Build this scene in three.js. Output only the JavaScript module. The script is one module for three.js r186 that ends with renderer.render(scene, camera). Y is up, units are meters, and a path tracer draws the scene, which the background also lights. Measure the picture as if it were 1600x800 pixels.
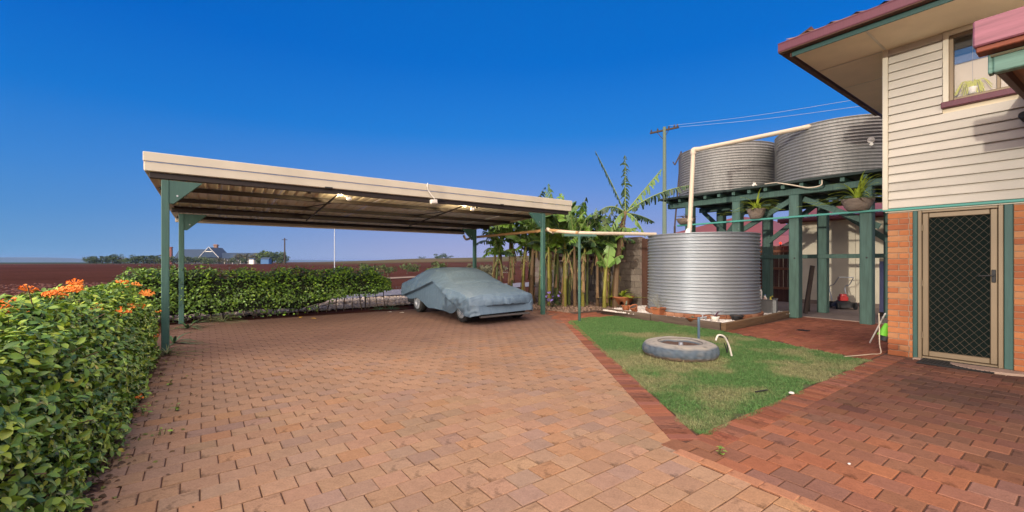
import * as THREE from 'three';
import { mergeGeometries, toCreasedNormals } from 'three/addons/utils/BufferGeometryUtils.js';
import { ImprovedNoise } from 'three/addons/math/ImprovedNoise.js';

// ------------------------------------------------------------------ camera, sky, sun, exposure
const scene = new THREE.Scene();
const YAW = Math.atan2(481, 665);
const camera = new THREE.PerspectiveCamera(2 * Math.atan(400 / 665) * 180 / Math.PI, 2, 0.05, 9000);
camera.position.set(0, 1.4, 0);
camera.rotation.y = -YAW;
camera.setViewOffset(1600, 800, 0, -9.5, 1600, 800);
camera.updateProjectionMatrix();
const renderer = new THREE.WebGLRenderer({ antialias: true });
renderer.setSize(1024, 512);
renderer.toneMapping = THREE.LinearToneMapping;
renderer.toneMappingExposure = 1.0;
renderer.shadowMap.enabled = true;
const clamp = (x, a = 0, b = 1) => Math.min(b, Math.max(a, x));
const lerp = (a, b, t) => a + (b - a) * t;
const sstep = (a, b, x) => { const t = clamp((x - a) / (b - a)); return t * t * (3 - 2 * t); };
const SUN = new THREE.Vector3(-0.993, 0.094, 0.118).normalize();   // just above the western horizon, behind the camera
const FILL_GLOW = new THREE.Vector3(-.8, .92, .74).normalize();                // middle of a broad fill glow added to the sky high behind the camera
const sun = new THREE.DirectionalLight(new THREE.Color().setRGB(1, 0.92, 0.77), 2.3);
sun.position.copy(SUN).multiplyScalar(60); sun.castShadow = true; sun.shadow.radius = 1.6;
Object.assign(sun.shadow.camera, { left: -25, right: 25, top: 25, bottom: -25, near: 1, far: 140 });
sun.shadow.mapSize.set(4096, 4096);
scene.add(sun);
{ // dusk sky: deep blue overhead and to the east, lilac band low in the east, wide warm glow added out of view as fill light
  const W = 512, H = 256, d = new Float32Array(W * H * 4);
  const stops = [[0, .44, .43, .63], [.03, .37, .39, .645], [.09, .235, .335, .67], [.17, .125, .285, .70], [.28, .020, .218, .685], [.42, .002, .155, .62], [.6, .001, .13, .54], [1, .02, .14, .44]];
  for (let j = 0; j < H; j++) for (let i = 0; i < W; i++) {
    const el = ((j + .5) / H - .5) * Math.PI, ph = ((i + .5) / W - .5) * 2 * Math.PI;
    const y = Math.sin(el), ce = Math.cos(el), x = Math.cos(ph) * ce, z = Math.sin(ph) * ce;
    let c;
    if (y < 0) c = [.16, .10, .085];
    else {
      let k = 1; while (k < stops.length - 1 && stops[k][0] < y) k++;
      const a = stops[k - 1], b = stops[k], t = clamp((y - a[0]) / (b[0] - a[0]));
      c = [1, 2, 3].map(n => lerp(a[n], b[n], t));
      const az = (x * -SUN.x + z * -SUN.z) / Math.max(ce, .05);            // 1 opposite the sun
      const side = sstep(.75, -.2, az);                     // bluer away from the lilac band
      c[0] *= lerp(1, .35, side); c[1] *= lerp(1, .82, side); c[2] *= lerp(1, .92, side);
    }
    const G = FILL_GLOW, ang = Math.acos(clamp(x * G.x + y * G.y + z * G.z, -1, 1));
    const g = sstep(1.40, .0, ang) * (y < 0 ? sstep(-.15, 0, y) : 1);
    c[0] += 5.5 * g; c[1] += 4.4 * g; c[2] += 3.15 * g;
    const o = (j * W + i) * 4; d[o] = c[0]; d[o + 1] = c[1]; d[o + 2] = c[2]; d[o + 3] = 1;
  }
  const sky = new THREE.DataTexture(d, W, H, THREE.RGBAFormat, THREE.FloatType);
  sky.mapping = THREE.EquirectangularReflectionMapping; sky.magFilter = sky.minFilter = THREE.LinearFilter;
  sky.wrapS = THREE.RepeatWrapping; sky.needsUpdate = true;
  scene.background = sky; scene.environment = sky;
}
scene.fog = new THREE.FogExp2(new THREE.Color().setRGB(0.24, .38, .72), .0001);

// ------------------------------------------------------------------ helpers
let seed = 7;
const rnd = () => { seed = (seed + 0x6D2B79F5) | 0; let t = Math.imul(seed ^ (seed >>> 15), 1 | seed); t = (t + Math.imul(t ^ (t >>> 7), 61 | t)) ^ t; return ((t ^ (t >>> 14)) >>> 0) / 4294967296; };
const rr = (a, b) => a + (b - a) * rnd();
const pick = a => a[Math.floor(rnd() * a.length)];
const V = (x, y, z) => new THREE.Vector3(x, y, z);
const PI = Math.PI;
const perlin = new ImprovedNoise();
const ns = (x, y, z = 0) => perlin.noise(x + 31.7, y + 17.3, z + 5.1);
const fbm = (x, y, z = 0, o = 4) => { let s = 0, a = .5, f = 1; for (let i = 0; i < o; i++) { s += a * ns(x * f, y * f, z * f + i * 7); a *= .5; f *= 2.03; } return s; };
const used = {};
const numbered = n => { used[n] = (used[n] ?? -1) + 1; return used[n] ? `${n}_${String(used[n]).padStart(3, '0')}` : n; };
const shadow = o => { o.castShadow = o.receiveShadow = true; return o; };
function tag(o, label, category, group) { o.userData.label = label; o.userData.category = category; if (group) o.userData.group = group; return o; }
function thing(name, label, category, pos = [0, 0, 0], turn = 0, group) {
  const o = new THREE.Group(); o.name = numbered(name); o.position.set(...pos); o.rotation.y = turn; scene.add(o);
  return tag(o, label, category, group);
}
function part(name, geo, mat, parent) { const m = shadow(new THREE.Mesh(geo, mat)); m.name = name; parent.add(m); return m; }
function single(name, geo, mat, label, category, pos = [0, 0, 0], group) { const m = shadow(new THREE.Mesh(geo, mat)); m.name = numbered(name); m.position.set(...pos); scene.add(m); return tag(m, label, category, group); }
function struct(name, geo, mat) { const m = shadow(new THREE.Mesh(geo, mat)); m.name = numbered(name); m.userData.kind = 'structure'; scene.add(m); return m; }
function stuff(o, name, parent, label, category) { shadow(o); o.name = parent ? name : numbered(name); o.userData.kind = 'stuff'; (parent || scene).add(o); if (!parent && label) tag(o, label, category); return o; }
function metreUV(g) { // planar uv in metres along the dominant axis of each face
  if (g.index) g = g.toNonIndexed();
  const p = g.attributes.position, n = g.attributes.normal, uv = new Float32Array(p.count * 2);
  for (let i = 0; i < p.count; i++) {
    const ax = Math.abs(n.getX(i)), ay = Math.abs(n.getY(i)), az = Math.abs(n.getZ(i)), x = p.getX(i), y = p.getY(i), z = p.getZ(i);
    const [u, v] = ax >= ay && ax >= az ? [z, y] : ay >= az ? [x, z] : [x, y];
    uv[2 * i] = u; uv[2 * i + 1] = v;
  }
  g.setAttribute('uv', new THREE.BufferAttribute(uv, 2)); return g;
}
function bevelBox(w, h, d, b = .004) { // box with chamfered edges, 44 triangles
  b = Math.min(b, w * .45, h * .45, d * .45);
  const X = w / 2, Y = h / 2, Z = d / 2, P = [], push = (...v) => { for (const q of v) P.push(...q); };
  const quad = (a, b2, c, e) => push(a, b2, c, a, c, e);
  const f = (ax, s) => { // face corners
    const D = [X, Y, Z], u = (ax + 1) % 3, v = (ax + 2) % 3, r = [];
    for (const [su, sv] of [[-1, -1], [1, -1], [1, 1], [-1, 1]]) { const q = [0, 0, 0]; q[ax] = s * D[ax]; q[u] = su * (D[u] - b); q[v] = sv * (D[v] - b); r.push(q); }
    return s > 0 ? r : r.reverse();
  };
  for (const ax of [0, 1, 2]) for (const s of [-1, 1]) quad(...f(ax, s));
  const c = (sx, sy, sz, ax) => { const D = [X, Y, Z], S = [sx, sy, sz]; return [0, 1, 2].map(k => S[k] * (k === ax ? D[k] : D[k] - b)); };
  for (const s1 of [-1, 1]) for (const s2 of [-1, 1]) {
    for (const [ax, u, v] of [[0, 1, 2], [1, 2, 0], [2, 0, 1]]) { // edges along ax
      const S = (e) => { const q = [0, 0, 0]; q[ax] = e; q[u] = s1; q[v] = s2; return q; };
      const a = S(-1), b3 = S(1), q = [c(...a, u), c(...b3, u), c(...b3, v), c(...a, v)];
      s1 * s2 > 0 ? quad(...q.reverse()) : quad(...q);
      if (q.length) {}
    }
  }
  for (const sx of [-1, 1]) for (const sy of [-1, 1]) for (const sz of [-1, 1]) { const t = [c(sx, sy, sz, 0), c(sx, sy, sz, 1), c(sx, sy, sz, 2)]; push(...(sx * sy * sz > 0 ? t : t.reverse())); }
  const g = new THREE.BufferGeometry(); g.setAttribute('position', new THREE.Float32BufferAttribute(P, 3)); g.computeVertexNormals();
  // make sure every face looks outwards
  const p = g.attributes.position, n = g.attributes.normal;
  for (let i = 0; i < p.count; i += 3) {
    const mx = (p.getX(i) + p.getX(i + 1) + p.getX(i + 2)), my = (p.getY(i) + p.getY(i + 1) + p.getY(i + 2)), mz = (p.getZ(i) + p.getZ(i + 1) + p.getZ(i + 2));
    if (mx * n.getX(i) / X + my * n.getY(i) / Y + mz * n.getZ(i) / Z < 0) { const t = [p.getX(i + 1), p.getY(i + 1), p.getZ(i + 1)]; p.setXYZ(i + 1, p.getX(i + 2), p.getY(i + 2), p.getZ(i + 2)); p.setXYZ(i + 2, ...t); }
  }
  g.computeVertexNormals(); return metreUV(g);
}
function put(g, pos = [0, 0, 0], rot = [0, 0, 0], scl = [1, 1, 1]) {
  const m = new THREE.Matrix4().compose(V(...pos), new THREE.Quaternion().setFromEuler(new THREE.Euler(...rot)), V(...scl)); return g.applyMatrix4(m);
}
const box = (w, h, d, pos, rot, b) => put(bevelBox(w, h, d, b), pos, rot);
const span = (x0, x1, y0, y1, z0, z1, b) => box(Math.abs(x1 - x0), Math.abs(y1 - y0), Math.abs(z1 - z0), [(x0 + x1) / 2, (y0 + y1) / 2, (z0 + z1) / 2], [0, 0, 0], b);
function bar(a, b, w, t, up = V(0, 1, 0)) { // box from a to b: w across, t along up
  a = V(...a); b = V(...b); const z = b.clone().sub(a), L = z.length(); z.normalize(); const x = up.clone().cross(z).normalize(), y = z.clone().cross(x);
  const m = new THREE.Matrix4().makeBasis(x, y, z).setPosition(a.clone().add(b).multiplyScalar(.5)); return bevelBox(w, t, L).applyMatrix4(m);
}
function flat(g) { if (g.index) g = g.toNonIndexed(); for (const k of Object.keys(g.attributes)) if (!['position', 'normal', 'uv', 'color'].includes(k)) g.deleteAttribute(k); return g; }
const merge = a => { a = a.map(flat); const hasC = a.some(g => g.attributes.color); for (const g of a) { if (!g.attributes.uv) g.setAttribute('uv', new THREE.BufferAttribute(new Float32Array(g.attributes.position.count * 2), 2)); if (hasC && !g.attributes.color) g.setAttribute('color', new THREE.BufferAttribute(new Float32Array(g.attributes.position.count * 3).fill(1), 3)); } return mergeGeometries(a); };
const tube = (pts, r, seg = 24, rad = 8, closed = false) => new THREE.TubeGeometry(new THREE.CatmullRomCurve3(pts.map(p => V(...p)), closed, 'centripetal'), seg, r, rad, closed);
const rod = (a, b, r, rad = 8) => { const A = V(...a), B = V(...b), d = B.clone().sub(A), g = new THREE.CylinderGeometry(r, r, d.length(), rad); g.applyQuaternion(new THREE.Quaternion().setFromUnitVectors(V(0, 1, 0), d.normalize())); return g.translate(...A.add(B).multiplyScalar(.5).toArray()); };
const lathe = (pts, seg = 48) => new THREE.LatheGeometry(pts.map(p => new THREE.Vector2(...p)), seg);
function fromQuads(P, uvs, smooth) { const g = new THREE.BufferGeometry(); g.setAttribute('position', new THREE.Float32BufferAttribute(P, 3)); if (uvs) g.setAttribute('uv', new THREE.Float32BufferAttribute(uvs, 2)); g.computeVertexNormals(); return g; }
function gridGeo(nu, nv, fn, uvfn) { // indexed sheet
  const P = [], U = [], I = [];
  for (let j = 0; j <= nv; j++) for (let i = 0; i <= nu; i++) { const q = fn(i / nu, j / nv); P.push(...q); const u = uvfn ? uvfn(i / nu, j / nv, q) : [q[0], q[2]]; U.push(...u); }
  for (let j = 0; j < nv; j++) for (let i = 0; i < nu; i++) { const a = j * (nu + 1) + i, b = a + 1, c = a + nu + 1, d = c + 1; I.push(a, c, b, b, c, d); }
  const g = new THREE.BufferGeometry(); g.setAttribute('position', new THREE.Float32BufferAttribute(P, 3)); g.setAttribute('uv', new THREE.Float32BufferAttribute(U, 2)); g.setIndex(I); g.computeVertexNormals(); return g;
}
const inPoly = (x, z, P) => { let r = false; for (let i = 0, j = P.length - 1; i < P.length; j = i++) { const [a, b] = P[i], [c, d] = P[j]; if ((b > z) !== (d > z) && x < (c - a) * (z - b) / (d - b) + a) r = !r; } return r; };
function polySheet(P, y, mat, name, hole) { const s = new THREE.Shape(P.map(([x, z]) => new THREE.Vector2(x, -z))); const g = new THREE.ShapeGeometry(s); g.rotateX(-PI / 2); g.translate(0, y, 0); const p = g.attributes.position, u = g.attributes.uv; for (let i = 0; i < p.count; i++) u.setXY(i, p.getX(i), p.getZ(i)); return struct(name, g, mat); }

// ------------------------------------------------------------------ textures and materials
function tex(n, fn, rep = 1, srgb = false) { // fn(u, v) -> grey or [r, g, b] in 0..1, linear
  const d = new Uint8Array(n * n * 4);
  for (let j = 0; j < n; j++) for (let i = 0; i < n; i++) { let c = fn(i / n, j / n); if (!Array.isArray(c)) c = [c, c, c]; const o = (j * n + i) * 4; for (let k = 0; k < 3; k++) { const v = clamp(c[k]); d[o + k] = 255 * (srgb ? (v <= .0031308 ? v * 12.92 : 1.055 * Math.pow(v, 1 / 2.4) - .055) : v); } d[o + 3] = 255; }
  const t = new THREE.DataTexture(d, n, n); t.wrapS = t.wrapT = THREE.RepeatWrapping; t.magFilter = THREE.LinearFilter; t.minFilter = THREE.LinearMipmapLinearFilter; t.generateMipmaps = true; t.repeat.set(rep, rep); if (srgb) t.colorSpace = THREE.SRGBColorSpace; t.needsUpdate = true; return t;
}
// tileable fbm on a torus-like lattice
function tnoise(u, v, f, o = 4, sx = 1, sy = 1) {
  let s = 0, a = .5, F = f;
  for (let k = 0; k < o; k++) { const fx = F * sx, fy = F * sy; const A = (uu, vv) => perlin.noise(uu * fx, vv * fy, k * 9.7 + 3.3); const bu = u, bv = v; s += a * (A(u, v) * (1 - bu) * (1 - bv) + A(u - 1, v) * bu * (1 - bv) + A(u, v - 1) * (1 - bu) * bv + A(u - 1, v - 1) * bu * bv); a *= .55; F *= 2; }
  return s;
}
const noiseMap = (n, f, o, lo, hi, rep, sx = 1, sy = 1, srgb = true) => tex(n, (u, v) => lerp(lo, hi, clamp(.5 + 1.1 * tnoise(u, v, f, o, sx, sy))), rep, srgb);
const T = {
  fine: noiseMap(512, 24, 4, .72, 1, 1.6), coarse: noiseMap(256, 3, 5, .72, 1, .35), mott: noiseMap(512, 6, 6, .6, 1, .8),
  streak: noiseMap(512, 10, 4, .7, 1, .9, 6, .35), wood: noiseMap(512, 8, 5, .5, 1, .7, .4, 5), woodV: noiseMap(512, 8, 5, .5, 1, .7, 5, .4),
  bFine: noiseMap(512, 40, 3, 0, 1, 1.4, 1, 1, false), bMid: noiseMap(512, 12, 5, 0, 1, 1, 1, 1, false), bCoarse: noiseMap(256, 4, 5, 0, 1, .5, 1, 1, false), bWood: noiseMap(512, 8, 5, 0, 1, .7, .4, 5, false),
};
T.tank = noiseMap(512, 8, 5, .70, 1.02, 1, 5, .5); T.tank.repeat.set(4, 1);
const M = {};
const mat = (name, rgb, rough, o = {}) => M[name] = new THREE.MeshStandardMaterial({ color: new THREE.Color().setRGB(...rgb), roughness: rough, ...o });
const bump = (t, s) => ({ bumpMap: t, bumpScale: s });
mat('green', [.045, .125, .105], .55, { map: T.streak, ...bump(T.bFine, .0008) });
mat('greenStand', [.066, .140, .115], .65, { map: T.woodV, ...bump(T.bWood, .0015) });
mat('greenTrim', [.022, .085, .075], .55, { map: T.streak });
mat('cream', [.63, .575, .46], .5, { map: T.coarse, ...bump(T.bFine, .0005) });
mat('board', [.575, .53, .46], .6, { map: T.coarse, ...bump(T.bFine, .0006) });
mat('soffit', [.82, .70, .50], .75, { map: T.coarse });
mat('roofUnder', [.62, .52, .40], .6, { map: T.coarse });
mat('purlin', [.022, .013, .010], .6, { map: T.coarse });
mat('magenta', [.13, .028, .05], .55, { map: T.streak, ...bump(T.bFine, .0008) });
mat('pink', [.38, .14, .19], .6, { map: T.wood, ...bump(T.bWood, .002) });
mat('mint', [.17, .33, .27], .6, { map: T.wood, ...bump(T.bWood, .002) });
mat('brownDark', [.10, .040, .022], .7, { map: T.wood });
mat('redBrown', [.26, .065, .03], .7, { map: T.wood });
mat('timberOrange', [.42, .20, .07], .7, { map: T.wood, ...bump(T.bWood, .002) });
mat('palings', [.085, .034, .02], .85, { map: T.woodV, ...bump(T.bWood, .004) });
mat('sleeper', [.17, .125, .095], .9, { map: T.wood, ...bump(T.bWood, .006) });
mat('sleeperWarm', [.22, .13, .065], .9, { map: T.wood, ...bump(T.bWood, .006) });
mat('joint', [.12, .055, .035], 1, { map: T.mott, ...bump(T.bMid, .006) });
mat('soil', [.10, .040, .026], 1, { map: T.mott, ...bump(T.bMid, .02) });
mat('bed', [.105, .062, .045], 1, { map: T.mott, ...bump(T.bMid, .03) });
mat('mortar', [.36, .25, .18], 1, { map: T.fine, ...bump(T.bFine, .002) });
mat('concrete', [.22, .165, .14], .95, { map: T.mott, ...bump(T.bMid, .003) });
mat('paleConcrete', [.36, .255, .20], .95, { map: T.mott, ...bump(T.bMid, .003) });
mat('block', [.19, .155, .125], .95, { map: T.mott, ...bump(T.bMid, .006) });
mat('bronze', [.20, .145, .09], .45, { metalness: .35, map: T.coarse });
mat('grille', [.16, .125, .09], .4, { metalness: .5 });
M.screen = new THREE.MeshPhysicalMaterial({ color: new THREE.Color().setRGB(.006, .011, .010), roughness: 1, specularIntensity: .15 });
mat('black', [.015, .015, .017], .6); mat('rubber', [.012, .012, .013], .85, bump(T.bFine, .002));
mat('white', [.78, .74, .68], .45); mat('pvc', [.62, .52, .40], .5, { map: T.streak }); mat('pvcWhite', [.78, .74, .67], .4);
mat('galvOld', [.34, .335, .33], .48, { metalness: .5, map: T.tank }); mat('galv', [.40, .43, .47], .40, { metalness: .6, map: T.coarse });
mat('steel', [.55, .56, .58], .35, { metalness: .9 }); mat('bluePipe', [.10, .16, .23], .5);
mat('teal', [.05, .26, .22], .5);
mat('terracotta', [.40, .135, .055], .85, { map: T.mott }); mat('terraDark', [.26, .085, .035], .9, { map: T.mott });
mat('pebble', [.74, .71, .68], .8); mat('coir', [.26, .20, .16], 1, { map: T.mott, ...bump(T.bMid, .02) });
mat('shedWall', [.64, .57, .44], .6, { map: T.coarse }); mat('redRoof', [.22, .055, .045], .6, { map: T.coarse });
mat('tile', [.30, .17, .12], .85, { map: T.mott, ...bump(T.bMid, .004) }); mat('tileDark', [.17, .10, .075], .9, { map: T.mott });
mat('poleGreen', [.16, .22, .17], .85, { map: T.woodV }); mat('wire', [.30, .30, .36], .6); mat('darkWood', [.07, .05, .04], .9, { map: T.wood });
mat('yellowFlower', [.75, .45, .04], .6); mat('orange', [.86, .235, .03], .5); mat('orange2', [.90, .34, .06], .5); mat('purpleFlower', [.30, .22, .72], .6);
mat('bark', [.10, .07, .05], .95, { map: T.woodV, ...bump(T.bWood, .004) });
const leafMat = (n, rgb, rough = .42) => { mat(n, rgb, rough, { side: THREE.DoubleSide }); return M[n]; };
leafMat('bananaLeaf', [.085, .165, .032]); leafMat('bananaDark', [.030, .064, .024]); leafMat('bananaBright', [.15, .28, .035]); leafMat('deadLeaf', [.22, .14, .075], .9);
mat('rib', [.20, .26, .07], .5); mat('stemYellow', [.30, .28, .045], .6, { map: T.woodV }); mat('stemGreen', [.14, .18, .045], .6, { map: T.woodV }); mat('stemBrown', [.21, .135, .075], .85, { map: T.woodV, ...bump(T.bWood, .006) });
mat('deck', [.020, .034, .030], .8, { map: T.wood }); leafMat('fern', [.32, .40, .045], .5); leafMat('strap', [.055, .12, .055], .5); leafMat('grassTuft', [.16, .19, .09], .7); leafMat('succulent', [.13, .17, .12], .6); leafMat('purpleLeaf', [.06, .018, .04], .5);
// ------------------------------------------------------------------ the ground, far land, sheets
function landHeight(x, z) {
  const r = Math.hypot(x, z), az = Math.atan2(x, -z);                    // 0 along -z, positive to the right
  let h = -.05 + .02 * fbm(x * .5, z * .5);
  h += sstep(60, 900, r) * 15 * sstep(.05, .75, az) * (1 + .35 * ns(az * 5, 1.7));
  h -= sstep(20, 60, r) * .25 * sstep(.05, -.1, az) * 0;
  return h;
}
{
  const nr = 130, na = 300, P = [], C = [], U = [], I = [];
  for (let j = 0; j <= nr; j++) {
    const r = j === 0 ? 0 : 1.2 * Math.pow(7000 / 1.2, (j - 1) / (nr - 1));
    for (let i = 0; i <= na; i++) {
      const a = i / na * 2 * PI, x = r * Math.sin(a), z = -r * Math.cos(a), y = landHeight(x, z);
      P.push(x, y, z); U.push(x, z);
      const az = a > PI ? a - 2 * PI : a, n = fbm(x * .012, z * .012), n2 = fbm(x * .15, z * .15);
      let c = [.105, .044, .036].map(q => q * (1 + .5 * n + .35 * n2));
      const green = sstep(150, 330, r + 160 * ns(x * .006, z * .006)) * sstep(.10, .32, az) * sstep(2.2, 1.2, az);
      const straw = sstep(.35, .6, .5 + ns(x * .01, z * .02)) * green;
      c = c.map((q, k) => lerp(q, [.14, .145, .07][k], green * .85)); c = c.map((q, k) => lerp(q, [.22, .15, .09][k], straw * .6));
      const dist = sstep(420, 700, r) * sstep(.2, -.1, az); c = c.map((q, k) => lerp(q, [.06, .10, .06][k], dist));
      if (r < 13 && z > -14) c = [.10, .043, .028];
      C.push(...c);
    }
  }
  for (let j = 0; j < nr; j++) for (let i = 0; i < na; i++) { const a = j * (na + 1) + i, b = a + 1, c = a + na + 1, d = c + 1; I.push(a, b, c, b, d, c); }
  const g = new THREE.BufferGeometry(); g.setAttribute('position', new THREE.Float32BufferAttribute(P, 3)); g.setAttribute('uv', new THREE.Float32BufferAttribute(U, 2)); g.setAttribute('color', new THREE.Float32BufferAttribute(C, 3)); g.setIndex(I); g.computeVertexNormals();
  const furrow = tex(512, (u, v) => { const w = .5 + .5 * Math.sin(2 * PI * (v * 10 + .35 * tnoise(u, v, 3, 3))); return clamp(.25 * w + .5 + .9 * tnoise(u, v, 20, 4)); }, .14);
  const clod = noiseMap(512, 20, 5, .35, 1, .21);
  struct('ground', g, new THREE.MeshPhysicalMaterial({ specularIntensity: 0, color: 0xffffff, vertexColors: true, roughness: 1, map: clod, bumpMap: furrow, bumpScale: .07 }));
}
// low blue ranges on the horizon, far to the left
{
  const hill = (a0, a1, r, hgt, sd) => gridGeo(60, 6, (u, v) => { const a = lerp(a0, a1, u), e = Math.pow(Math.sin(PI * clamp(u * .94 + .03)), .5), H = (hgt * (.55 + .75 * ns(u * 5 + sd, sd)) + 12) * e; const rr2 = r + v * 900; return [rr2 * Math.sin(a), -4 + H * Math.sin(PI * clamp(v * .95 + .02)), -rr2 * Math.cos(a)]; });
  struct('hills', merge([hill(-.62, .02, 5200, 42, 1.3), hill(-.35, .45, 5900, 34, 4.1)]), mat('hills', [.05, .085, .075], 1));
}
// bluish gravel driveway and pale verge beyond the back hedge
{
  const strip = (pts, w, y) => gridGeo(pts.length * 8 - 8, 4, (u, v) => { const k = Math.min(pts.length - 2, Math.floor(u * (pts.length - 1))), t = u * (pts.length - 1) - k; const x = lerp(pts[k][0], pts[k + 1][0], t), z = lerp(pts[k][1], pts[k + 1][1], t); const zz = z + (v - .5) * w * (1 + .12 * ns(x * .4, v)); return [x, landHeight(x, zz) + y, zz]; });
  const g1 = strip([[-12, -18.4], [4, -18.9], [10, -19.9], [24, -23]], 3.4, .04);
  struct('driveway', g1, mat('drive', [.19, .19, .235], .95, { map: T.mott, ...bump(T.bMid, .02) }));
  struct('verge', strip([[2, -33], [12, -36], [34, -48]], 2.6, .05), mat('verge', [.30, .22, .16], 1, { map: T.mott }));
  struct('field_edge', strip([[-120, -330], [-60, -345], [40, -330]], 7, .15), mat('fieldEdge', [.30, .24, .15], 1, { map: T.mott }));
  struct('gravel_base', strip([[-4, -15.0], [2, -15.2], [11, -15.6]], 3.6, .03), mat('gravelBase', [.34, .29, .25], 1, { map: T.mott, ...bump(T.bMid, .03) }));
}
function stoneGeo(k) { const g = new THREE.IcosahedronGeometry(1, 1), p = g.attributes.position; for (let i = 0; i < p.count; i++) { const v = V(p.getX(i), p.getY(i), p.getZ(i)); v.multiplyScalar(1 + .35 * ns(v.x * 1.3 + k * 3, v.y * 1.3, v.z * 1.3)); p.setXYZ(i, v.x, v.y * .65, v.z * .8); } g.computeVertexNormals(); return g; }
function scatter(geo, material, n, place) { // place(i) -> {p, s, q?, c}
  const im = new THREE.InstancedMesh(geo, material, n), m = new THREE.Matrix4(), q = new THREE.Quaternion(), e = new THREE.Euler(), c = new THREE.Color();
  for (let i = 0; i < n; i++) { const o = place(i); if (o.m) m.copy(o.m); else { q.setFromEuler(e.set(o.tilt ?? rr(-.4, .4), rr(0, 6.28), rr(-.4, .4))); m.compose(V(...o.p), q, V(...(o.s.length ? o.s : [o.s, o.s, o.s]))); } im.setMatrixAt(i, m); im.setColorAt(i, c.setRGB(...o.c)); }
  return im;
}
const plain = new THREE.MeshStandardMaterial({ color: 0xffffff, roughness: .9 });
stuff(scatter(stoneGeo(1), plain, 5200, () => { const x = rr(-3.5, 10), z = -13.15 - 3.1 * Math.pow(rnd(), 1.2) - .04 * x, k = rr(.55, 1.1), w = sstep(-.15, .25, ns(x * .6, z * .6)); const s = rr(.03, .085); return { p: [x, -.01 + s * .25 + .10 * Math.exp(-Math.pow((z + 14.3) / .8, 2)), z], s, c: [.52 * k, lerp(.42, .46, w) * k, lerp(.34, .42, w) * k] }; }), 'pale_gravel', null, 'heap of pale crushed stones along the wire fence behind the hedge', 'gravel');
stuff(scatter(stoneGeo(2), plain, 2600, () => { let x, z; do { x = rr(7.5, 10.9); z = rr(-13.4, -8.5); } while (x > 9.6 + .25 * (z + 13) && rnd() < .6 || x < 7.6 + .12 * (z + 13)); const k = rr(.5, 1.15), s = rr(.015, .045); return { p: [x, -.005 + s * .3, z], s, c: [.27 * k, .185 * k, .14 * k] }; }), 'bark_mulch', null, 'coarse pale mulch and pebbles under the banana plants', 'mulch');
// small soil clods in the ploughed field, as far as they can be told apart
stuff(scatter(stoneGeo(5), plain, 9000, () => { const r = rr(9, 42), a = rr(-.95, -.02); const x = r * Math.sin(a) - 1.5, z = -r * Math.cos(a); const k = rr(.6, 1.3), s = rr(.03, .12) * Math.min(1, .4 + r / 25); return { p: [x, -.07, z], s, c: [.098 * k, .036 * k, .027 * k] }; }), 'soil_clods', null, 'loose red soil clods of the ploughed field beyond the hedge', 'soil');

// ------------------------------------------------------------------ paving
const GRASS = [[6.83, -7.2], [3.27, -1.92], [7.62, -1.94], [8.5, -4.62], [8.6, -7.35], [7.6, -7.5]];
const LIGHT = [[-.55, 1.6], [-.50, -12.05], [4.6, -11.9], [7.7, -12.4], [7.85, -8.8], [7.79, -8.45], [3.11, -1.95], [2.95, -1.75], [2.80, -1.7], [2.80, 1.6]];
const RED = [[2.80, 1.6], [2.88, -1.95], [3.2, -1.95], [3.2, -1.72], [8.40, -1.68], [8.40, 1.6]];
const BACK = [[7.7, -1.90], [8.62, -4.45], [12.42, -4.45], [12.42, -1.90]];
const LINK = [[7.75, -9.0], [6.55, -7.25], [8.6, -7.5], [8.75, -8.25], [9.2, -8.6], [8.2, -9.3], [7.8, -9.4]];
polySheet([[-.7, 1.8], [-.7, -12.2], [4.6, -12.0], [7.8, -12.5], [8.3, -9.4], [9.3, -8.7], [12.5, -7.9], [12.5, -1.5], [8.42, -1.5], [8.42, 1.8]], -.009, M.joint, 'paving_bed');
function paverGeo(w, l, h = .03, b = .0055, sd = 0) { // top, four chamfers, four sides
  const X = w / 2, Z = l / 2, P = [], j = () => 0; const o = [[-X, -Z], [X, -Z], [X, Z], [-X, Z]].map(([x, z], i) => [x + .003 * ns(i * 3.1, sd), z + .003 * ns(i * 2.3 + 9, sd)]);
  const t = o.map(([x, z]) => [x - Math.sign(x) * b, 0, z - Math.sign(z) * b]), m = o.map(([x, z]) => [x, -b * .8, z]), l2 = o.map(([x, z]) => [x, -h, z]);
  const q = (a, c, d, e) => P.push(...a, ...c, ...d, ...a, ...d, ...e);
  q(t[3], t[2], t[1], t[0]); for (let i = 0; i < 4; i++) { const k = (i + 1) % 4; q(t[i], t[k], m[k], m[i]); q(m[i], m[k], l2[k], l2[i]); }
  const g = metreUV(fromQuads(P)), u = g.attributes.uv; for (let i = 0; i < u.count; i++) u.setXY(i, u.getX(i) + sd * .137, u.getY(i) + sd * .291); return g;
}
const pavMap = tex(512, (u, v) => { const s = tnoise(u, v, 60, 2), c = tnoise(u, v, 9, 4); const e = tnoise(u, v, 5, 3); return clamp(.88 + .55 * s + .30 * c - .45 * sstep(.12, .35, e)); }, 1.7, true);
function pavMaterial(rgb) { return new THREE.MeshPhysicalMaterial({ specularIntensity: .35, color: new THREE.Color().setRGB(...rgb), roughness: .92, map: pavMap, bumpMap: T.bFine, bumpScale: .0022 }); }
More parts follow.
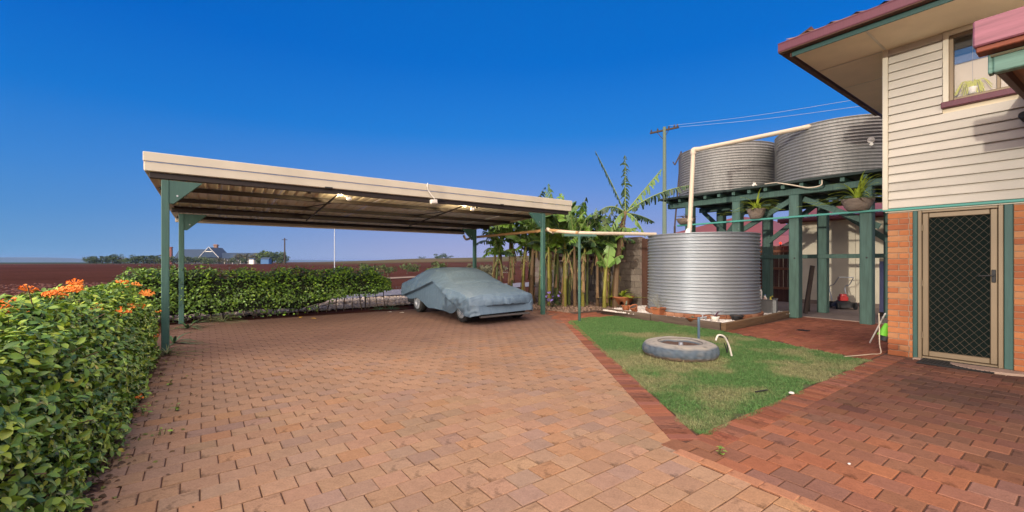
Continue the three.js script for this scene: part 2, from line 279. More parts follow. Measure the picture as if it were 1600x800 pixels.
function pave(name, list, geos, toneOf, near = 300) { // list of {x, z, turn, y}
  const root = new THREE.Group(); root.name = numbered(name); root.userData.kind = 'structure'; scene.add(root);
  const F = [Math.sin(YAW), -Math.cos(YAW)], R = [Math.cos(YAW), Math.sin(YAW)];
  for (const p of list) { const d = p.x * F[0] + p.z * F[1], l = p.x * R[0] + p.z * R[1]; p.vis = d > 1.9 && Math.abs(l / d) < 1.28 && 1.4 / d < .63; p.d = Math.hypot(p.x, p.z) + (p.vis ? 0 : 100); }
  list.sort((a, b) => a.d - b.d);
  const key = {}, e = new THREE.Euler(), q = new THREE.Quaternion();
  const rest = list.slice(near), im = rest.length ? new THREE.InstancedMesh(geos[0], pavMaterial([1, 1, 1]), rest.length) : null, m4 = new THREE.Matrix4(), c = new THREE.Color();
  list.forEach((p, i) => {
    const tone = toneOf(p); q.setFromEuler(e.set(rr(-.006, .006), p.turn + rr(-.008, .008), rr(-.006, .006))); const y = p.y + rr(-.0022, .0022);
    if (i < near) {
      const k = tone.map(v => Math.round(Math.pow(v, .5) * 72)).join(); key[k] ??= pavMaterial(k.split(',').map(v => Math.pow(v / 72, 2)));
      const m = part(name === 'brick_edging' ? 'brick' : 'paver', pick(geos), key[k], root); m.position.set(p.x, y, p.z); m.quaternion.copy(q);
    } else { im.setMatrixAt(i - near, m4.compose(V(p.x, y, p.z), q, V(1, 1, 1))); im.setColorAt(i - near, c.setRGB(...tone)); }
  });
  if (im) stuff(im, 'pavers', root);
  return root;
}
{
  const PW = .2, PL = .167, gs = [1, 2, 3, 4, 5, 6, 7, 8].map(s => paverGeo(PW - .0065, PL - .0065, .03, .0045, s * 5.7));
  const list = []; let row = 0;
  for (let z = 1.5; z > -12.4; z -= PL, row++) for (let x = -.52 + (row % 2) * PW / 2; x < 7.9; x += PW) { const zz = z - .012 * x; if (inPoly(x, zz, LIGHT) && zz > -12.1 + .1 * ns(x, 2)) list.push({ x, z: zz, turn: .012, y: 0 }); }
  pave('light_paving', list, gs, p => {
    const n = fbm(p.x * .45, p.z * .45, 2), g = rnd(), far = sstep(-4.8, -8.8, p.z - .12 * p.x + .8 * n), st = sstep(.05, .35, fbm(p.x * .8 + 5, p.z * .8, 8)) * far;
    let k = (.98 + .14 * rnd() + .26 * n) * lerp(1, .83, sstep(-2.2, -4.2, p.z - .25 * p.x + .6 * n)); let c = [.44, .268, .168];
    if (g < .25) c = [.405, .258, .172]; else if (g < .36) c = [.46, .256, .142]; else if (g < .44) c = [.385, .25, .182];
    c = c.map((v, i) => lerp(v, [.185, .112, .090][i], far * .95));  // shade under the carport painted into the colour of the farther pavers
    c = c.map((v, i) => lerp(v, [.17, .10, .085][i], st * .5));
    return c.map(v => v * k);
  });
}
{
  const gs = [1, 2, 3, 4, 5, 6, 7].map(s => paverGeo(.19 - .008, .2 - .008, .03, .005, s * 3.3)), list = [];
  let row = 0; for (let x = 2.93; x < 8.4; x += .19, row++) for (let z = -1.885 + (row % 2) * .1; z < 1.6; z += .2) if (inPoly(x, z, RED)) list.push({ x: x, z, turn: 0, y: 0 });
  pave('red_paving', list, gs, p => {
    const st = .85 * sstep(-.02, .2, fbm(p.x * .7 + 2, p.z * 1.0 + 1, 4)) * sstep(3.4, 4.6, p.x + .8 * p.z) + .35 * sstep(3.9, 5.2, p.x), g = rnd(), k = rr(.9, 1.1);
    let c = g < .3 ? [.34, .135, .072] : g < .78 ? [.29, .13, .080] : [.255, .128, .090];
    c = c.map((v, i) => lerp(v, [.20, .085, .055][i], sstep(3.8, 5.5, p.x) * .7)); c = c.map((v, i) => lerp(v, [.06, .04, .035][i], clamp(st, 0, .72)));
    return c.map(v => v * k);
  });
}
{ // darker pavers towards the tank stand, laid across
  const gs = [paverGeo(.195, .095, .03, .004, 2), paverGeo(.195, .095, .03, .004, 7)], list = []; let row = 0;
  for (let z = -4.5; z < -1.85; z += .1, row++) for (let x = 7.6 + (row % 2) * .1; x < 12.4; x += .2) if (inPoly(x, z, BACK)) list.push({ x, z, turn: 0, y: .001 });
  pave('side_paving', list, gs, p => { const n = fbm(p.x * .8, p.z * 1.5, 3), k = rr(.85, 1.15) * (1 + .6 * n); return [.27 * k, .098 * k, .058 * k]; }, 200);
  const l2 = []; row = 0;
  for (let z = -9.4; z < -7.2; z += .1, row++) for (let x = 6.5 + (row % 2) * .1; x < 9.3; x += .2) if (inPoly(x, z, LINK)) l2.push({ x, z, turn: 0, y: .001 });
  pave('link_paving', l2, gs, p => { const k = rr(.8, 1.15); return [.28 * k, .105 * k, .062 * k]; }, 120);
}
{ // brick edging round the lawn: header course down the slanted side, soldier course along the near side, a stretcher course by the light pavers
  const gh = [paverGeo(.098, .235, .034, .005, 1), paverGeo(.098, .235, .034, .005, 4)], list = [];
  const line = (a, b, off, pitch, turn0 = 0) => { const dx = b[0] - a[0], dz = b[1] - a[1], L = Math.hypot(dx, dz), n = Math.floor(L / pitch); const nx = -dz / L, nz = dx / L; for (let i = 0; i < n; i++) { const t = (i + .5) * pitch / L; list.push({ x: a[0] + dx * t + nx * off, z: a[1] + dz * t + nz * off, turn: -Math.atan2(dz, dx) + turn0, y: .005 }); } };
  line([2.97, -1.99], [7.62, -8.52], .125, .1);
  line([3.14, -1.79], [8.38, -1.79], 0, .103);
  pave('brick_edging', list, gh, () => { const k = rr(.75, 1.2), g = rnd(); return (g < .6 ? [.285, .108, .063] : [.25, .105, .070]).map(v => v * k); });
}
{ // run of half bricks and cut stretchers on the seam between light and red pavers
  const gs = [paverGeo(.195, .098, .034, .005, 3)], list = [];
  for (let z = -1.75; z < 1.5; z += .2) for (const o of [0]) list.push({ x: 2.845 + o, z, turn: PI / 2, y: .003 });
  pave('seam_course', list, gs, () => { const k = rr(.9, 1.1); return [.44 * k, .21 * k, .12 * k]; });
}
// concrete floor under the tank stand with a pale kerb
struct('stand_floor', span(12.46, 16.6, -.05, -.004, -8.2, -1.96, .01), M.concrete);
struct('kerb', span(12.40, 12.52, -.06, .012, -4.6, -1.96, .012), M.paleConcrete);
struct('garden_bed', put(gridGeo(20, 30, (u, v) => { const x = lerp(7.75, 11.0, u), z = lerp(-13.6, -8.3, v); return [x, -.012 + .05 * fbm(x * 2, z * 2) + .02 * Math.sin(PI * u), z]; })), M.bed);

// ------------------------------------------------------------------ lawn
polySheet(GRASS, -.006, mat('lawnBase', [.085, .105, .040], 1, { map: T.mott, ...bump(T.bMid, .02) }), 'lawn');
{
  const blade = (() => { const gs = []; for (let k = 0; k < 6; k++) { const a = k * 1.05 + rr(-.3, .3), l = rr(.55, 1), w = .085, bend = rr(.25, .8), ca = Math.cos(a), sa = Math.sin(a), P = []; const pt = (t, s) => [(ca * bend * t * t - sa * s * w * (1 - t)) * l + .25 * ca, l * t * (1 - .25 * bend * t), (sa * bend * t * t + ca * s * w * (1 - t)) * l + .25 * sa]; P.push(...pt(0, -1), ...pt(0, 1), ...pt(.55, 1), ...pt(0, -1), ...pt(.55, 1), ...pt(.55, -1), ...pt(.55, -1), ...pt(.55, 1), ...pt(1, 0)); gs.push(fromQuads(P)); } return merge(gs); })();
  const gm = new THREE.MeshStandardMaterial({ color: 0xffffff, roughness: .75, side: THREE.DoubleSide }), N = 88000, m = new THREE.Matrix4(), e = new THREE.Euler();
  const cxg = GRASS.reduce((s, p) => s + p[0], 0) / GRASS.length, czg = GRASS.reduce((s, p) => s + p[1], 0) / GRASS.length;
  stuff(scatter(blade, gm, N, () => {
    let x, z, ok; do { x = rr(3.0, 8.7); z = rr(-7.6, -1.85); const nx = .05 * ns(x * 5, z * 5); ok = inPoly(cxg + (x - cxg) * (.985 + nx), czg + (z - czg) * (.985 + nx), GRASS) && Math.hypot(x - 5.77, z + 3.69) > .5; } while (!ok);
    let dry = sstep(-.02, .34, fbm(x * .75 + 1.2, z * .75, 1) + .25 * fbm(x * 3.5, z * 3.5, 6) + .12 * sstep(-4.6, -2.6, z) - .16 * sstep(-4.8, -6.4, z));
    dry = Math.max(dry, .95 * sstep(.55, .1, Math.hypot((x - 6.7) / 1.3, (z + 2.2) / .5)), .9 * sstep(.6, .1, Math.hypot(x - 4.4, (z + 2.35) * 1.5)), .6 * sstep(.9, .2, Math.hypot(x - 4.9, z + 4.1)));
    const k = rr(.7, 1.3), d2 = clamp(dry + rr(-.3, .3)), bare = dry > .8 && rnd() < .45 ? .5 : 1;
    const rt = Math.hypot(x - 5.77, z + 3.69), s = rr(.020, .040) * bare * (rt < .66 ? 1.5 : 1), g = [.088, .215, .055], y = [.34, .31, .16];
    return { p: [x, -.008, z], s: [s * 1.2, s * rr(.8, 1.4), s * 1.2], tilt: rr(-.3, .3), c: g.map((v, i) => lerp(v, y[i], d2 * .85) * k) };
  }), 'lawn_grass', null, 'short patchy green and straw coloured lawn grass round the tyre', 'grass');
}
// ------------------------------------------------------------------ carport
{
  const ZF = -8.64, ZR = -13.85, SL = .058, dy = z => (z - ZF) * SL;         // roof falls to the back
  const XL = z => lerp(-.75, -.60, (z - ZF) / (ZR - ZF)), XR = z => lerp(8.30, 7.84, (z - ZF) / (ZR - ZF));
  const c = thing('carport', 'open skillion carport with cream fascia and slim green steel posts', 'carport', [-.5, 0, -8.72]);
  const off = g => g.translate(.5, 0, 8.72);
  const P = (name, gs, m) => part(name, off(merge(gs)), m, c);
  for (const [x, z, top] of [[-.5, -8.72, 2.70], [7.35, -8.75, 2.70], [-.42, -12.3, 2.50], [7.35, -12.3, 2.50]]) {
    P('post', [span(x - .05, x + .05, -.01, top, z - .05, z + .05, .008)], M.green);
    const s = x < 3 ? 1 : -1, e = .42, h = .36, x0 = x + s * .052;
    const sh = new THREE.Shape([new THREE.Vector2(0, 0), new THREE.Vector2(s * e, 0), new THREE.Vector2(s * .05, -h), new THREE.Vector2(0, -h)]);
    const g = new THREE.ExtrudeGeometry(sh, { depth: .07, bevelEnabled: true, bevelSize: .004, bevelThickness: .004, bevelSegments: 1 }); g.translate(x0, top - .004, z - .035);
    P('bracket', [metreUV(g)], M.green);
    P('bolt', [put(new THREE.CylinderGeometry(.013, .013, .012, 8), [x0 + s * .1, top - .24, z + .045], [PI / 2, 0, 0])], M.steel);
  }
  // front beam and purlins: steel sections along x under the sheeting
  for (const [z, h, w] of [[-8.74, .15, .09], [-10.0, .085, .06], [-11.2, .085, .06], [-12.3, .13, .09], [-13.62, .085, .06]]) {
    const top = 2.875 + dy(z);
    P('purlin', [span(XL(z) + .05, XR(z) - .05, top - h, top, z - w / 2, z + w / 2, .006)], M.purlin);
  }
  for (const x of [2.15, 5.0]) { P('roof_stay', [rod([x, 2.74, -8.86], [x + .03, 2.735 + dy(-12.25) - .03, -12.25], .02, 8), rod([x + .35, 2.76, -9.98], [x - .2, 2.71, -11.2], .012, 6)], M.purlin); }
  for (const x of [1.62, 5.32]) P('cleat', [span(x - .03, x + .03, 2.70, 2.82, -8.83, -8.80)], M.purlin);
  // two-step fascia: folded flashing over a lower strip
  const fas = (x0, x1, y0, y1, zo) => span(x0, x1, y0, y1, ZF - .02 + zo, ZF + zo, .008);
  P('upper_fascia', [fas(XL(ZF) - .015, XR(ZF) + .012, 2.962, 3.108, .018), span(XL(ZF) - .015, XR(ZF) + .012, 3.095, 3.108, ZF - .22, ZF - .004)], M.cream);
  P('lower_fascia', [fas(XL(ZF), XR(ZF), 2.815, 2.960, 0), span(XL(ZF), XR(ZF), 2.812, 2.822, ZF - .07, ZF - .022)], M.cream);
  const barge = (f, s) => { const a = [f(ZF - .02), 0, ZF - .02], b = [f(ZR), 0, ZR]; return [bar([a[0], 2.915, a[2]], [b[0], 2.915 + dy(ZR), b[2]], .02, .17), bar([a[0] - s * .05, 2.84, a[2]], [b[0] - s * .05, 2.84 + dy(ZR), b[2]], .10, .012)]; };
  P('side_fascia', barge(XL, -1), M.roofUnder); P('side_fascia', barge(XR, 1), M.roofUnder);
  // ribbed steel sheets
  const prof = t => { const k = t - Math.floor(t); return k < .12 ? .028 * sstep(0, .05, k) : k < .24 ? .028 * sstep(.24, .19, k) : 0; };
  for (let s = 0; s < 9; s++) { const n = 44; P('roof_sheet', [gridGeo(n, 4, (u, v) => { const z = lerp(ZF - .02, ZR, v), t = (s + u * .999) / 9; const x = lerp(XL(z), XR(z), t); return [x, 2.885 + dy(z) + prof(t * 48) + .002 * (s % 2), z]; })], M.roofSheet ??= mat('roofSheet', [.82, .74, .60], .5, { side: THREE.DoubleSide, map: T.coarse })); }
  // back gutter with its outlet
  P('gutter', [span(XL(ZR), XR(ZR), 2.43, 2.445, ZR - .14, ZR, .004), span(XL(ZR), XR(ZR), 2.43, 2.56, ZR - .145, ZR - .13, .004), span(XL(ZR), XR(ZR), 2.43, 2.55, ZR - .006, ZR + .008, .004)], M.roofUnder);
  P('fascia_clip', [span(1.86, 2.00, 2.806, 2.835, ZF - .01, ZF + .012)], M.black); P('fascia_clip', [span(5.9, 6.0, 2.806, 2.83, ZF - .01, ZF + .012)], M.black);
  // floodlights on the ends of the stays
  for (const [x, z, lb] of [[2.25, -8.83, 'white floodlight under the left half of the carport front'], [5.10, -8.83, 'white floodlight under the right half of the carport front']]) {
    const l = thing('floodlight', lb, 'floodlight', [x, 2.72, z], 0, 'floodlights under the carport front');
    part('lamp_head', put(lathe([[0, 0], [.035, 0], [.048, .035], [.04, .08], [.015, .095], [0, .095]], 20), [.07, -.04, .02], [PI * .62, 0, -.4]), M.white, l);
    part('lamp_glass', put(new THREE.CylinderGeometry(.034, .036, .008, 18), [.07, -.045, .03], [PI * .62, 0, -.4]), M.bluePipe, l);
    // the warm bulb on the back of the fitting is lit and washes over the roof sheets
    part('bulb', new THREE.SphereGeometry(.028, 14, 10).translate(-.02, .02, -.10), M.bulb ??= new THREE.MeshStandardMaterial({ color: 0x332200, emissive: new THREE.Color().setRGB(1, .70, .28), emissiveIntensity: 2.2 }), l);
    const pl = new THREE.PointLight(new THREE.Color().setRGB(1, .76, .42), 6.5); pl.position.set(-.02, -.03, -.17); pl.castShadow = true; l.add(pl);
    part('arm', merge([rod([-.03, .08, -.02], [.05, -.005, 0], .012), rod([-.03, .08, -.02], [-.03, .15, -.02], .012)]), M.timberOrange, l);
  }
  single('cable', tube([[3.95, 3.12, -8.60], [3.93, 3.06, -8.58], [3.98, 2.95, -8.60], [4.06, 2.85, -8.60], [4.12, 2.79, -8.60], [4.16, 2.74, -8.70]], .011, 30, 6), M.white, 'white cable hanging over the middle of the cream carport fascia', 'cable');
  const jb = thing('junction_box', 'small white junction box below the carport fascia beside the hanging cable', 'junction box', [4.12, 2.74, -8.66]);
  part('box', box(.16, .09, .08, [0, 0, 0], [0, 0, .12], .012), M.white, jb); part('lead', tube([[.08, .03, 0], [.2, .05, -.01], [.3, .035, -.02]], .012, 10, 6), M.black, jb);
  part('cover', box(.13, .06, .012, [0, 0, .044], [0, 0, .12], .004), M.white, jb);
}

// ------------------------------------------------------------------ car under a grey cover
{
  const X0 = 5.65, ZN = -7.93, L = 4.42;                                        // nose towards the house yard
  const car = thing('covered_car', 'low car under a wrinkled blue grey fabric cover beneath the carport', 'car', [X0, 0, ZN - L / 2]);
  const key = (tab, s) => { let k = 1; while (k < tab.length - 1 && tab[k][0] < s) k++; const [a, b] = [tab[k - 1], tab[k]], t = clamp((s - a[0]) / (b[0] - a[0])), t2 = t * t * (3 - 2 * t); return a.slice(1).map((v, i) => lerp(v, b[i + 1], lerp(t, t2, .5))); };
  //          s    top   shoulder  half-roof  half-belt half-hem hem
  const TB = [[0, .43, .42, .52, .66, .66, .25], [.015, .50, .46, .57, .72, .71, .23], [.05, .57, .50, .62, .78, .77, .21], [.12, .63, .55, .66, .82, .82, .19], [.25, .685, .60, .68, .85, .85, .185], [.75, .79, .70, .68, .85, .85, .20], [1.30, .87, .76, .66, .865, .86, .19], [1.55, .97, .78, .62, .865, .86, .19], [2.05, 1.185, .80, .56, .865, .85, .20], [2.4, 1.255, .82, .56, .865, .85, .21], [2.95, 1.25, .83, .56, .865, .85, .28], [3.3, 1.17, .84, .57, .865, .85, .32], [3.75, .99, .82, .61, .86, .85, .35], [4.05, .90, .78, .64, .84, .83, .37], [4.3, .84, .74, .60, .79, .77, .40], [4.40, .70, .62, .54, .68, .66, .42], [4.42, .66, .58, .50, .64, .62, .42]];
  const fold = (s, side, y) => { // draped seam: an inverted V on the near flank, its foot ends at the wheels
    const apex = .90, dl = s - 2.12; const line = dl < 0 ? apex - .72 * Math.pow(-dl / 1.75, 1.15) : apex - .48 * Math.pow(dl / 1.9, .8);
    const dpt = y - line; return { out: .11 * sstep(-.012, .018, dpt) * Math.exp(-Math.max(0, dpt) * 1.6), dpt };
  };
  const wr = (s, t, y) => .024 * ns(s * 2.1 + 2.5 * y, y * 2.5 - s * .8, 2) + .034 * Math.abs(ns(s * 4.2 + y * 5, y * 3 - 2.2 * s, 8)) + .010 * ns(s * 9 + y * 8, y * 12, 5);
  const NU = 150, NV = 230, P = [], U = [], I = [];
  for (let j = 0; j <= NV; j++) {
    const s = L * Math.pow(j / NV, 1.25), [top, sh, hr, hb, hh, hem0] = key(TB, s);
    for (let i = 0; i <= NU; i++) {
      const u = i / NU, side = u < .5 ? -1 : 1, q = Math.abs(u - .5) * 2;     // q 0 at the ridge, 1 at the hem
      const hem = hem0 + .03 * ns(s * 2.2, side * 3) + .02 * Math.sin(s * 5 + side) + .15 * Math.exp(-Math.pow((s - .76) / .26, 2)) + .08 * Math.exp(-Math.pow((s - 3.23) / .34, 2));
      let x, y;
      if (q < .42) { const t = q / .42; x = hr * Math.pow(t, .9); y = top - .035 * t * t * (top > 1 ? 1 : .6); }
      else if (q < .66) { const t = (q - .42) / .24; x = lerp(hr, hb, lerp(t, Math.sin(t * PI / 2), .75)); y = lerp(top - .035 * (top > 1 ? 1 : .6), sh, lerp(t, 1 - Math.cos(t * PI / 2), .75)); }
      else { const t = (q - .66) / .34; x = lerp(hb, hh, t * t) + .018 * Math.sin(PI * t); y = lerp(sh, hem, t); }
      const inV = side < 0 && q > .5 ? sstep(.03, -.05, fold(s, side, y).dpt) : 0, w = wr(s, q, y) * (q > .5 ? 1.25 : .6) * (side < 0 ? 1 - .7 * inV : .8); let ex = 0, ez = 0, ey = 0;
      if (q > .6) ex = w + .016 * (q - .6) / .4 * Math.sin(s * 17 + 4 * ns(s * 1.7, side * 2) + 3 * y) * (1 - inV); else if (q > .42) ex = w; else ey = w * .55;
      if (side < 0 && q > .5) { const f = fold(s, side, y); ex += f.out * sstep(.5, .64, q); }
      if (s < .5) { const k = 1 - s / .5; ey += k * (.010 * ns(x * 7, y * 4, 3) + .012 * Math.abs(ns(x * 3.1, 4, y * 6))); ez += k * (.04 * Math.abs(ns(x * 4, y * 5, 9)) - .02) + .05 * k * sstep(.62, 1, q); }
      const round = s < .22 ? 1 - s / .22 : 0; // nose plan curve
      P.push(side * (x + ex), y + ey, L / 2 - s + ez - .17 * Math.pow(Math.abs(x) / .82, 2.2) * round + (q > .66 && s < .02 ? .03 : 0)); U.push(side * x, s);
    }
  }
  for (let j = 0; j < NV; j++) for (let i = 0; i < NU; i++) { const a = j * (NU + 1) + i, b = a + 1, c = a + NU + 1, d = c + 1; I.push(a, b, c, b, d, c); }
  for (const j of [0, NV]) for (let i = 0; i < NU / 2; i++) { const a = j * (NU + 1) + i, b = a + 1, c = j * (NU + 1) + NU - i, d = c - 1; j ? I.push(a, b, c, b, d, c) : I.push(a, c, b, b, c, d); } // close nose and tail
  const g = new THREE.BufferGeometry(); g.setAttribute('position', new THREE.Float32BufferAttribute(P, 3)); g.setAttribute('uv', new THREE.Float32BufferAttribute(U, 2)); g.setIndex(I); g.computeVertexNormals();
  part('cover', g, mat('cover', [.105, .165, .235], .55, { side: THREE.DoubleSide, map: T.coarse, ...bump(T.bMid, .012) }), car);
  // seams sewn on the near flank
  const seam = []; for (const [s0, s1] of [[.45, 2.12], [2.12, 3.95]]) { const pts = []; for (let k = 0; k <= 14; k++) { const s = lerp(s0, s1, k / 14), [top, sh, hr, hb, hh, hem] = key(TB, s); const dl = s - 2.12; const y = Math.max(hem + .02, dl < 0 ? .90 - .72 * Math.pow(-dl / 1.75, 1.15) : .90 - .48 * Math.pow(dl / 1.9, .8)); const t = clamp((sh - y) / (sh - hem)); const x = y > sh ? lerp(hb, hr, (y - sh) / (top - sh)) : lerp(hb, hh, t * t) + .018 * Math.sin(PI * t); pts.push([-(x + .112), y + .012, L / 2 - s]); } seam.push(tube(pts, .007, 40, 5)); }
  part('seam', merge(seam), M.cover, car);
  // body showing below the hem: sills, bumper, floor
  part('body', merge([span(-.74, .74, .20, .62, -1.95, 1.85, .05), span(-.70, .70, .20, .52, -2.1, 1.98, .04)]), M.black, car);
  part('bumper', merge([span(-.70, .70, .155, .205, 2.02, 2.12, .02)]), M.steelDull2 ??= mat('steelDull2', [.22, .22, .23], .5, { metalness: .4 }), car);
  for (const [x, z] of [[-.74, 1.48], [.74, 1.48], [-.74, -1.02], [.74, -1.02]]) {
    const s = Math.sign(x), w = new THREE.Group(); w.name = 'wheel'; w.position.set(x, .295, z); car.add(w);
    part('tyre', put(lathe([[.19, -.09], [.27, -.1], [.292, -.07], [.295, 0], [.292, .07], [.27, .1], [.19, .09]], 32), [0, 0, 0], [0, 0, PI / 2]), M.rubber, w);
    const rim = [put(lathe([[0, -.02], [.05, -.03], [.06, 0], [.15, .03], [.19, .0], [.195, .085]].map(([r, y]) => [r, s * -1 * -y]), 28), [s * .02, 0, 0], [0, 0, -PI / 2 * 1])];
    for (let k = 0; k < 8; k++) { const a = k / 8 * 2 * PI; rim.push(bar([s * .045, .04 * Math.cos(a), .04 * Math.sin(a)], [s * .06, .18 * Math.cos(a), .18 * Math.sin(a)], .035, .02, V(1, 0, 0))); }
    rim.push(put(new THREE.CylinderGeometry(.045, .05, .03, 14), [s * .065, 0, 0], [0, 0, PI / 2]));
    part('rim', merge(rim), M.steelDull ??= mat('steelDull', [.42, .45, .50], .4, { metalness: .6, side: THREE.DoubleSide }), w);
  }
}

// ------------------------------------------------------------------ leaves
function leafGeo(len, wid, fold, bend) { // base at the origin, pointing along +z, face up
  const P = [], st = [[0, .06], [.2, .72], [.45, 1], [.72, .72], [1, 0]]; const pt = (k, s) => { const [t, w] = st[k]; return [s * w * wid / 2, Math.abs(s) * w * wid * fold - bend * len * t * t, t * len]; };
  for (let k = 0; k < 4; k++) for (const s of [-1, 1]) { const a = pt(k, 0), b = pt(k, s), c = pt(k + 1, s), d = pt(k + 1, 0); if (s > 0) P.push(...a, ...d, ...b, ...b, ...d, ...c); else P.push(...a, ...b, ...d, ...b, ...c, ...d); }
  let g = fromQuads(P); g.deleteAttribute('uv'); const u = []; for (let i = 0; i < g.attributes.position.count; i++) u.push(g.attributes.position.getX(i), g.attributes.position.getZ(i)); g.setAttribute('uv', new THREE.Float32BufferAttribute(u, 2)); return toCreasedNormals(g, 1.2);
}
const leafMats = []; const leafTones = [[.062, .130, .024], [.100, .190, .028], [.150, .255, .030], [.215, .325, .036], [.31, .39, .045], [.045, .088, .026], [.42, .36, .06]];
leafTones.forEach((c, i) => { for (let q = 0; q < 3; q++) c[q] *= 1.25; });
leafTones.forEach((c, i) => leafMats.push(leafMat('hedgeLeaf' + i, c, .36)));
const leafIm = new THREE.MeshStandardMaterial({ color: 0xffffff, roughness: .36, side: THREE.DoubleSide });
function orient(p, dir, nrm, s) { const z = dir.clone().normalize(), x = nrm.clone().cross(z).normalize(), y = z.clone().cross(x); return new THREE.Matrix4().makeBasis(x.multiplyScalar(s), y.multiplyScalar(s), z.multiplyScalar(s)).setPosition(p); }
function hedge(root, N, sampler, geos, nearCount, toneBias) {
  const all = []; for (let i = 0; i < N; i++) {
    const { p, n, inner } = sampler(); if (toneBias < 0 && inner < .6 && ns(p.x * 1.9, p.y * 2.6, 4) > .16 && rnd() < .7) continue; const t = V(rr(-1, 1), rr(-1, .55), rr(-1, 1)); t.addScaledVector(n, -t.dot(n) * .6).addScaledVector(n, rr(.0, .7)).normalize();
    const up = n.clone().add(V(rr(-.7, .7), rr(.0, 1.1), rr(-.7, .7))).normalize(); const s = rnd() < .25 ? rr(.4, .7) : rr(.7, 1.2);
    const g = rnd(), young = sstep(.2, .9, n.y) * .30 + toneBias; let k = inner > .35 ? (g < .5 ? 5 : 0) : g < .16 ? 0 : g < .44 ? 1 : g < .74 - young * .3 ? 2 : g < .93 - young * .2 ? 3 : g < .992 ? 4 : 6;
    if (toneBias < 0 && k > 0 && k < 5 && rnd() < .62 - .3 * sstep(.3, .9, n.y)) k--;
    all.push({ m: orient(p, t, up, s), k, d: p.length() + inner * 2 + (Math.abs((p.x * .81 + p.z * .586) / (p.x * .586 - p.z * .81)) > 1.2 ? 50 : 0), g: Math.floor(rnd() * geos.length) });
  }
  all.sort((a, b) => a.d - b.d);
  const br = new THREE.Vector3(), bq = new THREE.Quaternion(), bs = new THREE.Vector3();
  for (const l of all.slice(0, nearCount)) { const m = part('leaf', geos[l.g], leafMats[l.k], root); l.m.clone().premultiply(new THREE.Matrix4().makeTranslation(-root.position.x, -root.position.y, -root.position.z)).decompose(m.position, m.quaternion, m.scale); }
  const c = new THREE.Color(); const rest = all.slice(nearCount);
  for (let g = 0; g < geos.length; g++) { const sub = rest.filter(l => l.g === g), im = new THREE.InstancedMesh(geos[g], leafIm, sub.length); sub.forEach((l, i) => { im.setMatrixAt(i, l.m.clone().premultiply(new THREE.Matrix4().makeTranslation(-root.position.x, -root.position.y, -root.position.z))); const v = rr(.75, 1.25); im.setColorAt(i, c.setRGB(...leafTones[l.k].map(q => q * v))); }); stuff(im, 'foliage', root); }
}
